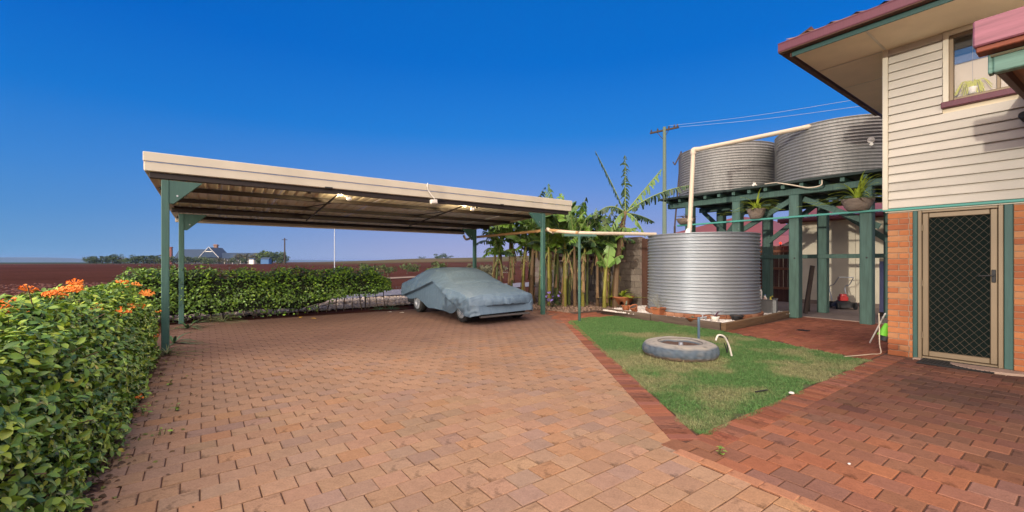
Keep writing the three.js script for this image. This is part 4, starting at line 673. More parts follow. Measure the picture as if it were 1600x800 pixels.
  P('gutter', gutter(7.30, EX - .025, EZ - .17, ZE, true), M.magenta); P('gutter', gutter(7.315, XE + .8, EZ - .168, EZ - .05, false), M.magenta);
  P('gutter_base', merge([span(7.305, EX - .024, 4.672, 4.688, EZ - .165, ZE, .003), span(7.44, XE + .8, 4.672, 4.688, EZ - .165, EZ - .048, .003)]), M.brownDark);
  // hipped roof with terracotta tiles
  const pitch = .40, P4 = [[7.40, 4.80, EZ - .08], [7.40, 4.80, ZE], [XE + .8, 4.80, EZ - .08]], top = [XE + .8, 4.80 + (XE - 6.6) * pitch, EZ - .08 + (XE - 6.6)];
  const rt = fromQuads([...P4[0], ...P4[1], ...top, ...P4[0], ...top, ...P4[2], ...P4[1], XE + .8, 4.8 + (XE - 6.6) * pitch, ZE, ...top]); P('roof', metreUV(rt), M.tileSide ??= mat('tileSide', [.22, .13, .095], .9, { side: THREE.DoubleSide, map: T.mott }));
  const tg = (() => { const g = gridGeo(10, 1, (u, v) => { const q = u * 2 - 1; return [(u - .5) * .30, .035 * Math.pow(Math.abs(q), 2.2) + .012, (v - .5) * .40]; }); const b = g.clone().translate(0, -.018, 0); return flat(merge([g, b, span(-.15, .15, .0, .022, .185, .20, .004)])); })();
  M.tile.side = M.tileDark.side = THREE.DoubleSide;
  for (let k = 0; k < 18; k++) for (let r = 0; r < 2; r++) { const z = EZ + .05 + k * .3, x = 7.42 + .18 + r * .34; if (z < EZ + (x - 7.42) * 1.0 - .2) continue; const t = part('roof_tile', tg, rnd() < .5 ? M.tile : M.tileDark, h); t.rotation.order = 'YXZ'; t.position.set(x - 8.44, 4.85 + (x - 7.42) * pitch + .012, z + 1.92); t.rotation.set(Math.atan(pitch) + rr(-.02, .02), -PI / 2 + rr(-.02, .02), 0); }
  for (let k = 0; k < 12; k++) { const t = part('roof_tile', tg, rnd() < .5 ? M.tile : M.tileDark, h); t.position.set(7.62 + k * .3 - 8.44, 4.865, EZ + .06 + 1.92); t.rotation.order = 'YXZ'; t.rotation.set(Math.atan(pitch), PI, 0); }
  // green posts each side of the door, screen door
  P('door_jamb', span(8.425, 8.56, -.01, 2.149, -1.614, -1.562, .006), M.greenTrim); P('door_jamb', span(8.425, 8.56, -.01, 2.149, -.735, -.657, .006), M.greenTrim);
  const d = new THREE.Group(); d.name = 'screen_door'; h.add(d);
  P('door_frame', merge([span(8.415, 8.52, .0, 2.147, -1.560, -1.515, .006), span(8.415, 8.52, .0, 2.147, -.785, -.738, .006), span(8.415, 8.52, 2.11, 2.147, -1.514, -.786, .006), span(8.41, 8.53, -.005, .045, -1.514, -.786, .006)]), M.bronze, d);
  P('door_leaf', merge([span(8.425, 8.465, .05, 2.105, -1.512, -1.445, .008), span(8.425, 8.465, .05, 2.105, -.855, -.788, .008), span(8.425, 8.465, 2.035, 2.105, -1.444, -.856, .008), span(8.425, 8.465, .05, .125, -1.444, -.856, .008)]), M.bronze, d);
  const gr = [], gz0 = -1.444, gz1 = -.856, gy0 = .125, gy1 = 2.035, dz = .0885, dyv = .106; // diamond bars, clipped to the opening
  for (const s of [-1, 1]) for (let k = -26; k < 30; k++) { let pts = []; const f = z => gy0 + (k * dyv) + s * (z - gz0) * dyv / dz; let a = gz0, b = gz1; const inv = y => gz0 + s * (y - gy0 - k * dyv) * dz / dyv; const za = inv(gy0), zb = inv(gy1); a = Math.max(a, Math.min(za, zb)); b = Math.min(b, Math.max(za, zb)); if (b - a > .004) gr.push(bar([8.440 + s * .002, f(a), a], [8.440 + s * .002, f(b), b], .0034, .004, V(1, 0, 0))); }
  P('grille', merge(gr), M.grille, d);
  P('insect_screen', span(8.458, 8.461, .126, 2.034, -1.443, -.857, .001), M.screen, d);
  P('inner_door', span(8.50, 8.54, .05, 2.10, -1.51, -.79, .004), M.black, d);
  P('hinge', merge([.3, 1.05, 1.85].map(y => rod([8.412, y, -1.512], [8.412, y + .09, -1.512], .011, 8))), M.bronze, d);
  P('handle', merge([span(8.405, 8.426, 1.13, 1.30, -.842, -.802, .006), rod([8.41, 1.225, -.82], [8.365, 1.225, -.82], .011), bar([8.365, 1.225, -.812], [8.365, 1.215, -.955], .022, .016), rod([8.408, 1.165, -.82], [8.392, 1.165, -.82], .014)]), M.black, d);
  P('threshold', merge([span(8.32, 8.445, -.02, .012, -1.60, -.66, .006)]), M.paleConcrete);
}
{ // lamp or camera on the boards at the frame edge
  const l = thing('wall_light', 'small dark spotlight fixed to the weatherboards in the shadow patch', 'wall light', [8.42, 3.21, -.55]);
  part('bracket', merge([put(new THREE.CylinderGeometry(.04, .04, .02, 16), [-.012, 0, 0], [0, 0, PI / 2]), rod([-.02, 0, 0], [-.07, .01, 0], .012)]), M.black, l); part('head', put(lathe([[0, -.05], [.03, -.05], [.048, .03], [.045, .06], [0, .05]], 20), [-.09, .01, -.01], [0, 0, 1.2]), M.black, l);
}
{ // hanging pot behind the window glass
  const p = thing('hanging_pot', 'white pot with trailing yellow green leaves behind the upstairs window', 'potted plant', [8.565, 3.72, -1.03]);
  part('pot', lathe([[0, 0], [.04, 0], [.055, .08], [.058, .085], [.05, .085], [0, .07]], 20), M.white, p);
  const gs = []; for (let k = 0; k < 46; k++) { const a = rr(0, 6.28), R = rr(.08, .2), c = Math.cos(a) * .25, s = Math.sin(a), q = tube([[0, .08, 0], [c * R * .5, .15 + rr(0, .05), s * R * .5], [c * R, rr(-.06, .1), s * R]], .0045, 8, 4); gs.push(q); } part('leaf', merge(gs), mat('lime', [.55, .56, .10], .5), p);
  part('wire', rod([0, .08, 0], [0, .84, 0], .002, 4), M.wire, p);
}
// patio roof end coming in from the right
{
  const a = thing('patio_roof', 'patio roof end with pink gutter board and pale green beam', 'patio roof', [5.72, 0, -.60]);
  const P = (n, g, m) => part(n, g.translate(-5.72, 0, .60), m, a);
  P('gutter_board', merge([span(5.62, 5.74, 3.335, 3.57, -.676, 4.5, .012)]), M.pink);
  P('under_trim', span(5.645, 5.80, 3.285, 3.333, -.66, 4.5, .008), M.redBrown);
  P('beam', span(5.77, 5.87, 3.11, 3.283, -.57, 4.5, .01), M.mint);
  P('beam_end', span(5.772, 5.868, 3.108, 3.284, -.60, -.571, .006), M.mint);
  const yr = x => 3.20 + (x - 5.87) * .125;
  P('end_rafter', bar([5.872, 3.155, -.53], [8.41, 3.155 + (8.41 - 5.87) * .125, -.53], .05, .09), M.brownDark);
  for (const z of [.4, 1.35, 2.3, 3.25]) P('rafter', bar([5.872, 3.16, z], [8.41, 3.16 + (8.41 - 5.87) * .125, z], .05, .10), M.brownDark);
  for (let k = 0; k < 16; k++) { const x0 = 5.88 + k * .158, x1 = x0 + .152; P('ceiling_board', bar([(x0 + x1) / 2, yr((x0 + x1) / 2) + .018, -.55], [(x0 + x1) / 2, yr((x0 + x1) / 2) + .018, 4.4], .15, .016), M.timberOrange); }
  P('roof_sheet', gridGeo(20, 4, (u, v) => { const x = lerp(5.7, 8.41, u), z = lerp(-.58, 4.5, v); return [x, yr(x) + .055 + (u === 0 ? .02 : 0), z]; }), M.roofSheet);
  P('post', span(5.77, 5.87, -.01, 3.108, 3.6, 3.7, .008), M.mint);
}
// ------------------------------------------------------------------ things by the door
{
  const m = thing('door_mat', 'flat black rubber door mat in front of the screen door', 'door mat', [8.2, .004, -1.14]); part('mat', put(bevelBox(.44, .016, .72, .006), [0, .008, 0], [0, .02, 0]), M.rubber, m); const rb = []; for (let k = 0; k < 17; k++) rb.push(box(.40, .006, .012, [0, .018, -.32 + k * .04])); part('ribs', merge(rb), M.black, m);
}
{ const s = new THREE.Shape(); s.moveTo(-.30, 0); s.lineTo(.42, 0); s.quadraticCurveTo(.40, .24, .1, .27); s.quadraticCurveTo(-.28, .26, -.30, 0); const g = new THREE.ExtrudeGeometry(s, { depth: .03, bevelEnabled: true, bevelSize: .012, bevelThickness: .01, bevelSegments: 2 }); g.rotateX(-PI / 2); g.rotateY(PI / 2); single('step_stone', metreUV(g), M.paleConcrete, 'pale worn half round step stone beside the door mat', 'step', [8.30, -.012, -.78]); }
{
  const p = thing('mop', 'white handled broom with lime green head leaning at the brick corner', 'broom', [9.0, 0, -2.1]);
  part('handle', rod([.1, .04, -.18], [-.42, .60, .14], .011, 10), M.white, p); part('head', put(new THREE.CylinderGeometry(.03, .075, .20, 14), [-.36, .34, .12], [.2, 0, -.25]), mat('lime2', [.16, .50, .03], .6), p); part('bristles', put(new THREE.CylinderGeometry(.07, .08, .09, 14), [-.37, .205, .13], [.2, 0, -.25]), M.black, p);
}
single('garden_hose', tube([[8.36, .62, -1.985], [8.40, .40, -1.99], [8.42, .12, -1.99], [8.40, .012, -1.97], [8.15, .012, -2.02], [7.85, .012, -2.12], [7.6,   .014, -2.2]], .008, 60, 7), M.pvc, 'thin pale hose running down the brick corner and over the pavers', 'hose');

// ------------------------------------------------------------------ tyre, tap, pots
{
  const t = thing('tractor_tyre', 'large worn tyre painted faded blue lying flat on the lawn', 'tyre', [5.77, 0, -3.69], .3);
  t.scale.y = .82; const pr = [[.29, .10], [.28, .20], [.30, .245], [.35, .262], [.42, .262], [.49, .235], [.525, .19], [.54, .13], [.535, .07], [.51, .03], [.47, .0], [.31, .0], [.295, .05], [.29, .10]];
  const c = new THREE.CatmullRomCurve3(pr.map(([r, y]) => V(r, y, 0)), false, 'centripetal').getPoints(54).map(p => [p.x, p.y]).reverse();
  const g = lathe(c, 110), p = g.attributes.position; const col = [];
  for (let i = 0; i < p.count; i++) { const x = p.getX(i), y = p.getY(i), z = p.getZ(i), r = Math.hypot(x, z), a = Math.atan2(z, x); const lug = y < .21 && r > .5 ? .02 * sstep(-.1, .3, Math.sin(a * 26 + y * 14)) : 0; const k = 1 - .6 * lug / r + .006 * ns(x * 5, y * 8, z * 5); p.setXYZ(i, x * k, y + .008 * ns(x * 6, 3, z * 6), z * k);
    const n = fbm(x * 5, y * 7, z * 5), top = sstep(.2, .25, y); let cc = [.085, .120, .16]; cc = cc.map((v, q) => lerp(v, [.33, .305, .26][q], clamp(top * .95 + n * .7))); const mud = sstep(.10, .03, y + .06 * n); cc = cc.map((v, q) => lerp(v, [.30, .215, .15][q], mud)); const wear = sstep(.15, .4, fbm(x * 9, y * 12, z * 9 + 4)); cc = cc.map((v, q) => lerp(v, [.06, .065, .07][q], wear * .6)); col.push(...cc); }
  g.setAttribute('color', new THREE.Float32BufferAttribute(col, 3)); g.computeVertexNormals();
  part('casing', g, new THREE.MeshStandardMaterial({ color: 0xffffff, vertexColors: true, roughness: .85, side: THREE.DoubleSide, ...bump(T.bMid, .004) }), t);
  part('bead', new THREE.TorusGeometry(.312, .012, 8, 48).rotateX(PI / 2).translate(0, .250, 0), mat('bead', [.16, .15, .14], .9), t);
  const soil = gridGeo(24, 24, (u, v) => { const a = u * 2 * PI, r = .292 * v; return [r * Math.cos(a),   .195 + .04 * ns(r * 9 * Math.cos(a), r * 9 * Math.sin(a)), r * Math.sin(a)]; }); M.soil.side = THREE.DoubleSide; part('soil_fill', soil, M.bed, t);
  part('cap', put(new THREE.CylinderGeometry(.03, .035, .04, 16), [-.02, .225, .02]), M.steelDull, t);
}
{
  const t = thing('standpipe', 'slim blue grey standpipe with brass tap rising behind the tyre', 'garden tap', [6.98, 0, -4.1]);
  part('pipe', rod([0, -.02, 0], [0, .44, 0], .022, 10), M.bluePipe, t); part('tap', merge([rod([0, .42, 0], [.14, .44, .06], .016), rod([.12, .44, .05], [.13, .39, .055], .014), rod([.07, .44, .03], [.07, .48, .03], .01), bar([.03, .485, .02], [.11, .485, .045], .02, .01)]), M.steelDull, t);
}
single('hose_loop', tube([[6.03, .26, -3.28], [6.08, .33, -3.27], [6.18, .31, -3.24], [6.26, .18, -3.21], [6.29, .02, -3.18]], .013, 30, 8), M.pvcWhite, 'short white hose arching over the tyre edge to the grass', 'hose');
single('bent_bracket', merge([rod([0, 0, 0], [.03, .23, -.02], .010, 6), rod([.03, .23, -.02], [-.17, .27, -.06], .010, 6), rod([0, .0, 0], [-.06, .17, -.02], .008, 6)]), M.black, 'bent black metal bracket poking up beside the white hose at the tyre', 'bracket', [6.50, 0, -3.35]);
function pot(label, pos, R, H, m, extra = {}) { const p = thing('flower_pot', label, 'flower pot', pos, extra.turn || 0); const pts = [[0, 0], [R * .72, 0], [R * .95, H * .8], [R * 1.08, H * .8], [R * 1.1, H], [R * .98, H], [R * .9, H * .86], [0, H * .84]]; const g = lathe(pts, extra.seg || 24); part('pot', extra.seg === 4 ? toCreasedNormals(g, .5) : g, m, p); part('potting_soil', new THREE.CylinderGeometry(R * .9, R * .9, .01, 16).translate(0, H * .86, 0), M.bed, p); return p; }
pot('square terracotta pot on the sleepers in front of the tank', [8.86, .11, -6.24], .17, .20, M.terracotta, { seg: 4, turn: .8 });
single('twiggy_plant', merge(Array.from({ length: 18 }, () => { const a = rr(0, 6.3), r = rr(.05, .28); return tube([[0, 0, 0], [Math.cos(a) * r * .5, rr(.1, .2), Math.sin(a) * r * .5], [Math.cos(a) * r, rr(.18, .42), Math.sin(a) * r]], .004, 6, 4); })), mat('greyTwig', [.22, .22, .18], .8), 'thin grey twiggy plant in the square terracotta pot', 'plant', [8.86, .27, -6.24]);
{ const p = pot('terracotta pot tipped over on the pebbles near the tank, right of a pair', [9.02, .13, -7.05], .10, .15, M.terracotta); p.rotation.z = .5; pot('upright little terracotta pot with a grey cactus, left of a pair', [9.12, .10, -7.42], .11, .15, M.terracotta); }
clump('succulent', 'grey green upright succulent in the small terracotta pot pair', 'plant', [9.12, .22, -7.42], 10, .30, .05, M.succulent, .5);
pot('low round terracotta dish in front of the tank, right of the square pot', [8.70, .10, -5.24], .15, .09, M.terracotta);
clump('succulent', 'tiny pale succulent in the low terracotta dish', 'plant', [8.70, .17, -5.24], 8, .14, .03, M.succulent, .6);
pot('small white plastic pot near the sleeper corner', [9.02, .10, -4.92], .085, .12, M.white); clump('bromeliad', 'dark purple spiky plant in the small white pot', 'plant', [9.02, .20, -4.92], 13, .26, .035, M.purpleLeaf, .9);
pot('low black plastic pot beside the tank foot at the right sleeper', [9.52, .10, -4.70], .13, .13, M.black);
{ // fern in a big terracotta pot with an arched notch
  const p = thing('fern_pot', 'wide terracotta pot with a broken arched notch by the block wall', 'flower pot', [10.55, 0, -8.75]);
  const g = lathe([[.20, 0], [.30, .16], [.36, .30], [.38, .30], [.38, .34], [.33, .34], [.27, .16], [.17, 0]], 40), q = g.attributes.position; for (let i = 0; i < q.count; i++) { const a = Math.atan2(q.getZ(i), q.getX(i)) - 2.45, d = Math.abs(Math.atan2(Math.sin(a), Math.cos(a))); if (d < .38 && q.getY(i) < .2) q.setY(i, Math.max(q.getY(i), .2 * Math.sqrt(1 - Math.pow(d / .38, 2)))); } g.computeVertexNormals(); M.terracotta.side = THREE.DoubleSide; part('pot', g, M.terracotta, p); part('soil_fill', new THREE.CylinderGeometry(.32, .30, .06, 24).translate(0, .27, 0), M.bed, p);
  clump('birds_nest_fern', 'bright green rosette fern in the wide terracotta pot', 'fern', [10.55, .31, -8.75], 30, .62, .11, M.fern, .75);
}
{ // crate with bottles
  const c = thing('storage_crate', 'grey translucent storage crate full of bottles behind the tank', 'crate', [11.75, .10, -5.02], .35);
  const w = .56, d = .40, h = .34, wall = mat('crate', [.13, .135, .14], .4);
  const side = (x0, x1, z0, z1) => span(x0, x1, .012, h, z0, z1, .006);
  part('tub', merge([span(-w / 2, w / 2, 0, .012, -d / 2, d / 2), side(-w / 2, -w / 2 + .012, -d / 2, d / 2), side(w / 2 - .012, w / 2, -d / 2, d / 2), side(-w / 2 + .013, w / 2 - .013, -d / 2, -d / 2 + .012), side(-w / 2 + .013, w / 2 - .013, d / 2 - .012, d / 2)]), wall, c);
  part('rim', merge([span(-w / 2 - .02, w / 2 + .02, h, h + .02, d / 2 - .012, d / 2 + .02, .006), span(-w / 2 - .02, w / 2 + .02, h, h + .02, -d / 2 - .02, -d / 2 + .012, .006), span(-w / 2 - .02, -w / 2 + .012, h, h + .02, -d / 2 + .013, d / 2 - .013, .006), span(w / 2 - .012, w / 2 + .02, h, h + .02, -d / 2 + .013, d / 2 - .013, .006)]), wall, c);
  const rb = []; for (let k = 0; k < 5; k++) rb.push(span(-.24 + k * .12 - .008, -.24 + k * .12 + .008, .02, h - .01, d / 2, d / 2 + .01, .003), span(-w / 2 - .01, -w / 2, .02, h - .01, -.16 + k * .08 - .006, -.16 + k * .08 + .006, .003)); part('ribs', merge(rb), wall, c);
  const bottle = (label, x, y, z, m, cm, s = 1) => { const b = thing('bottle', label, 'bottle', [x, y, z]); b.scale.set(s, s, s); part('body', lathe([[0, 0], [.04, 0], [.042, .01], [.042, .15], [.03, .19], [.015, .21], [.015, .24]], 18), m, b); part('lid', put(new THREE.CylinderGeometry(.018, .018, .025, 12), [0, .245, 0]), cm, b); };
  const bl = mat('bottleBlue', [.10, .22, .55], .3), yl = mat('bottleYellow', [.62, .55, .06], .4), pk = mat('bottlePink', [.55, .34, .28], .4);
  bottle('blue capped spray bottle standing beside the tank edge', 11.48, .42, -5.10, M.pvcWhite, bl, 1.5); bottle('pale pink bottle in the storage crate, left end', 11.62, .28, -5.04, pk, M.white); bottle('yellow lidded bottle in the storage crate', 11.73, .26, -4.94, yl, yl); bottle('blue and white bottle at the back of the storage crate', 11.80, .30, -5.10, M.white, bl); bottle('black topped bottle at the right end of the storage crate', 11.92, .27, -4.98, M.black, yl);
}
{ // violet flowering plant by the bananas
  const f = thing('flowering_plant', 'small dark leafed plant with violet flowers under the banana stems', 'plant', [8.75, 0, -9.85]);
  const gs = [leafGeo(.07, .045, .1, .2)], mm = M.bananaDark; for (let k = 0; k < 120; k++) { const l = part('leaf', gs[0], mm, f); const a = rr(0, 6.3), r = rr(.02, .25); l.position.set(Math.cos(a) * r, rr(.03, .42), Math.sin(a) * r); l.rotation.set(rr(-.8, .6), rr(0, 6), rr(-.5, .5)); }
  const pet = merge([0, 1, 2, 3, 4].map(k => put(new THREE.SphereGeometry(.02, 6, 4), [Math.cos(k * 1.256) * .022, 0, Math.sin(k * 1.256) * .022], [0, 0, 0], [1, .4, 1]))); for (let k = 0; k < 16; k++) { const a = rr(1.5, 4.8), r = rr(.16, .28), m = part('flower', pet, M.purpleFlower, f); m.position.set(Math.cos(a) * r, rr(.18, .48), Math.sin(a) * r); m.rotation.set(rr(0, 1.2), rr(0, 6), rr(0, 1.2)); }
}
// ------------------------------------------------------------------ block wall with slatted opening
{
  const w = thing('block_wall', 'grey concrete block wall with a slatted timber opening behind the bananas', 'wall', [11.0, 0, -10.5]);
  const P = (n, g, m) => part(n, g.translate(-11.0, 0, 10.5), m, w);
  P('mortar_core', merge([span(11.012, 11.17, -.02, 1.40, -13.6, -8.34), span(11.012, 11.17, 1.40, 2.16, -8.96, -8.34), span(11.012, 11.17, 1.40, 2.16, -13.6, -12.9), span(11.012, 11.17, 1.96, 2.16, -12.9, -8.97)]), M.concrete);
  const tones = [[.19, .155, .125], [.23, .19, .155], [.16, .13, .105]].map((c, i) => mat('blockTone' + i, c, .95, { map: T.mott, ...bump(T.bMid, .008) }));
  for (let r = 0; r < 11; r++) { const y = r * .2, full = y < 1.35; for (let z = -13.6 + (r % 2) * .2; z < -8.4; z += .4) { const z1 = Math.min(z + .39, -8.335); if (!full && z1 > -12.9 && z < -8.97 && y < 1.9) { if (z1 > -8.9) P('block', span(10.99 + rr(0, .006), 11.15, y, y + .19, Math.max(z, -8.955), z1, .008), pick(tones)); continue; } P('block', span(10.99 + rr(0, .006), 11.15, y, y + .19, z, z1, .008), pick(tones)); } }
  P('sill', span(10.94, 11.18, 1.405, 1.47, -12.9, -8.97, .008), M.paleConcrete); P('rail', span(10.97, 11.05, 1.60, 1.69, -12.9, -8.98, .006), M.sleeper); P('frame', span(10.96, 11.08, 1.47, 1.96, -9.03, -8.97, .006), M.sleeper);
  for (let z = -12.85; z < -9.05; z += .14) P('slat', span(11.08, 11.10, 1.47, 1.955, z, z + .125, .004), M.palings);
  P('end_post', span(10.98, 11.14, -.02, 2.12, -8.33, -8.10, .01), M.palings);
}
// ------------------------------------------------------------------ bananas
function bananaLeaf(base, tip, lift, wid, torn, m, parent) {
  const B = V(...base), Tn = V(...tip), C = B.clone().lerp(Tn, .5).add(V(0, lift, 0)), cv = new THREE.QuadraticBezierCurve3(B, C, Tn), L = cv.getLength();
  const N = Math.max(14, Math.round(L / (torn > .7 ? .034 : .055))), P = [], up = V(0, 1, 0);
  const q = (a, b, c, d) => P.push(...a.toArray(), ...b.toArray(), ...c.toArray(), ...a.toArray(), ...c.toArray(), ...d.toArray());
  for (const s of [-1, 1]) {
    let dr = rr(.1, .4), hold = 0, sk = 0, cutw = 1;
    for (let k = 1; k < N; k++) {
      const t0 = k / N, t1 = (k + 1) / N, a = cv.getPoint(t0), b = cv.getPoint(Math.min(1, t1)), tan = cv.getTangent(t0), pe = tan.clone().cross(up); if (pe.length() < .25) pe.add(V(.3, 0, .2)); pe.normalize().multiplyScalar(s);
      const wd = t => wid * Math.pow(Math.sin(PI * clamp(.05 + .93 * t)), .55) * (t < .14 ? .25 + t * 5.3 : 1);
      if (hold-- <= 0 && torn > 0) { hold = Math.floor(rr(0, torn > .7 ? 2.2 : 3.5 / (torn + .35))); dr = rr(.15, .5) + torn * rr(0, .95); sk = rr(-.25, .35) * torn; cutw = 1 - torn * rr(0, .5); }
      const gap = torn > .3 && hold <= 0 ? .35 : 1; if (torn > .6 && rnd() < .16) continue;
      const dir = pe.clone().multiplyScalar(Math.cos(dr)).add(V(0, -Math.sin(dr), 0)).addScaledVector(tan, .25 + sk).normalize(), dir2 = dir.clone().add(V(0, -.35 - .5 * torn * dr, 0)).normalize();
      const w0 = wd(t0) * .5 * cutw, w1 = wd(t1) * .5 * cutw, m0 = a.clone().addScaledVector(dir, w0), m1 = b.clone().addScaledVector(dir, w1), e0 = m0.clone().addScaledVector(dir2, w0), e1 = m1.clone().addScaledVector(dir2, w1 * 1).lerp(e0, 1 - gap);
      if (s > 0) { q(a, b, m1, m0); q(m0, m1, e1, e0); } else { q(b, a, m0, m1); q(m1, m0, e0, e1); }
    }
  }
  const leaf = part('leaf', toCreasedNormals(fromQuads(P), .9), m, parent);
  const rb = []; const pts = cv.getPoints(10); for (let k = 0; k < 10; k++) { const r0 = lerp(.02, .004, k / 10); rb.push(rod(pts[k].toArray(), pts[k + 1].toArray(), r0, 5)); } part('midrib', merge(rb), M.rib, leaf); return leaf;
}
function stemGeo(h, r, lean) { const g = new THREE.CylinderGeometry(r * .62, r, h, 14, 14), p = g.attributes.position; g.translate(0, h / 2, 0); for (let i = 0; i < p.count; i++) { const y = p.getY(i), t = y / h, a = Math.atan2(p.getZ(i), p.getX(i)); const k = 1 + .10 * ns(a * 1.2, y * 2.5, r * 90) + .05 * Math.sin(y * 9 + a); p.setXYZ(i, p.getX(i) * k + lean[0] * t * t, y, p.getZ(i) * k + lean[1] * t * t); } g.computeVertexNormals(); return g; }
{
  const plants = [ // x, z, stem height, radius, lean, leaves, leaf length, stem look, label
    [8.35, -12.75, 2.0, .06, [.1, .1], 6, 1.0, 2, 'leftmost banana plant with a brown stem, past the rear carport post'],
    [8.85, -12.35, 2.3, .075, [-.05, .1], 6, 1.1, 2, 'second banana plant from the left with a thick pale brown stem'],
    [8.62, -11.95, 2.1, .045, [.1, -.05], 5, .9, 1, 'banana plant with a slim green stem behind the car, among brown neighbours'],
    [8.95, -11.25, 2.3, .08, [.05, .1], 6, 1.2, 2, 'banana plant with a stout brown stem directly right of the car roof'],
    [9.45, -11.9, 2.7, .06, [-.1, 0], 7, 1.4, 1, 'tall banana plant at the back, leaf tips above the carport roof'],
    [9.25, -11.55, 2.0, .05, [.1, 0], 5, .9, 0, 'slim yellow stem between brown banana stems right of the car roof'],
    [9.05, -10.75, 2.1, .06, [.1, .1], 6, 1.1, 2, 'banana plant with flaking brown stem left of the front carport post'],
    [9.4, -10.8, 2.2, .05, [-.05, .1], 6, 1.0, 0, 'narrow yellow green banana stem behind the flaking brown one'],
    [9.7, -10.9, 2.7, .06, [0, .1], 8, 1.4, 1, 'banana plant with raised leaves over the carport roof corner'],
    [8.9, -10.3, 1.9, .055, [-.05, .05], 6, 1.0, 0, 'banana plant with a yellow green stem just left of the front carport post'],
    [9.15, -9.85, 2.0, .07, [.05, 0], 6, 1.15, 0, 'bright yellow stemmed banana plant just right of the carport post'],
    [9.65, -10.3, 2.2, .05, [.05, .1], 6, 1.1, 1, 'thin green banana stem in the gap behind the yellow one'],
    [9.95, -10.2, 2.5, .065, [.05, .1], 7, 1.3, 2, 'brown stemmed banana plant with shaggy dead sheaths by the slatted opening'],
    [9.35, -9.6, 2.0, .055, [-.05, .05], 6, 1.1, 2, 'pale brown banana stem behind the violet flowers'],
    [9.6, -9.5, 1.9, .06, [.08, .05], 7, 1.1, 0, 'yellow stemmed banana plant right behind the green T post'],
    [9.95, -9.65, 2.2, .045, [0, .05], 5, 1.0, 1, 'slender green banana stem beside the grey wall, right of the T post'],
    [10.05, -9.3, 2.1, .055, [0, .05], 6, 1.2, 2, 'slim dead looking banana stem right of the T post'],
    [10.0, -8.95, 1.8, .065, [.05, .05], 7, 1.1, 0, 'short yellow banana plant with broad drooping leaves under the cream pipe'],
    [10.4, -9.3, 2.0, .055, [.05, .1], 6, 1.1, 1, 'banana plant with green stem in front of the sill, left of the tall one'],
    [8.2, -12.3, 1.7, .045, [.1, .05], 6, .9, 1, 'short thin green banana stem nearest the rear carport post'],
    [8.6, -12.55, 2.4, .05, [-.1, .1], 6, 1.1, 2, 'tall thin brown banana stem among the left banana plants'],
    [8.75, -11.5, 2.0, .05, [.1, .1], 7, 1.0, 0, 'yellowish banana stem right of the covered car roof, before the brown ones'],
    [9.1, -11.9, 2.5, .055, [.05, .1], 7, 1.2, 1, 'green banana stem with leaves under the carport roof corner'],
    [8.85, -10.7, 1.8, .05, [.05, .05], 7, 1.0, 1, 'low leafy green banana plant left of the front carport post'],
    [9.3, -10.35, 2.4, .05, [-.05, .1], 7, 1.2, 1, 'green banana stem directly behind the front carport post'],
    [9.5, -10.0, 1.6, .045, [.1, .1], 7, 1.0, 1, 'low green banana plant behind the bright yellow stem'],
    [10.25, -9.05, 1.7, .05, [.08, .05], 5, .9, 0, 'thin yellow banana stem close to the foot of the tall leaning plant'],
  ];
  for (const [x, z, h, r, lean, n, L, look, label] of plants) {
    const b = thing('banana_plant', label, 'banana plant', [x, 0, z], 0);
    part('stem', stemGeo(h, r, lean), [M.stemYellow, M.stemGreen, M.stemBrown][look], b);
    if (look === 2 || rnd() < .5) for (let k = 0; k < 4; k++) { const a = rr(0, 6.28), y0 = rr(.4, h * .9), w = rr(.03, .06), l = rr(.3, .7); const g = gridGeo(2, 5, (u, v) => { const aa = a + (u - .5) * .8, R = r * (1.05 - .25 * y0 / h) + .02 + .06 * v * v; return [Math.cos(aa) * R + lean[0] * Math.pow(y0 / h, 2), y0 - l * v, Math.sin(aa) * R + lean[1] * Math.pow(y0 / h, 2)]; }); part('dead_sheath', g, M.deadLeaf, b); }
    const a0 = rr(0, 6.28), top = [lean[0], h - .05, lean[1]];
    for (let k = 0; k < n + 2; k++) { const a = a0 + k * 2.4, el = k < 3 ? rr(1.0, 1.42) : rr(.1, .95), l = L * rr(.75, 1.15), out = l * Math.cos(el), y = l * Math.sin(el) - (k < 2 ? 0 : rr(.0, .35)); bananaLeaf(top, [top[0] + Math.cos(a) * out, top[1] + y, top[2] + Math.sin(a) * out], .10 + .30 * Math.cos(el) * l, rr(.18, .34), k < 3 ? rr(.6, 1) : rnd() < .3 ? .1 : rr(.4, .9), pick([M.bananaLeaf, M.bananaLeaf, M.bananaDark, M.bananaBright]), b); }
    for (let k = 0; k < 2; k++) { const a = rr(0, 6.28); bananaLeaf([top[0], top[1] - .15, top[2]], [top[0] + Math.cos(a) * .3, top[1] - rr(.7, 1.1), top[2] + Math.sin(a) * .3], .32, .16, .95, M.deadLeaf, b); }
  }
  // the tall plant beside the tank with its torn leaves against the sky
  const b = thing('banana_plant', 'tall leaning banana plant with torn feathery leaves against the sky beside the tank', 'banana plant', [10.28, 0, -8.78]);
  part('stem', stemGeo(2.95, .10, [.16, .26]), M.stemBrown, b); part('side_stem', put(stemGeo(1.9, .07, [.25, .2]), [.05, 0, -.15]), M.stemYellow, b);
  const R = [Math.cos(YAW), Math.sin(YAW)], F = [Math.sin(YAW), -Math.cos(YAW)], top = [.16, 2.9, .26];
  const to = (r, u, f = 0) => [top[0] + R[0] * r + F[0] * f, top[1] + u, top[2] + R[1] * r + F[1] * f];
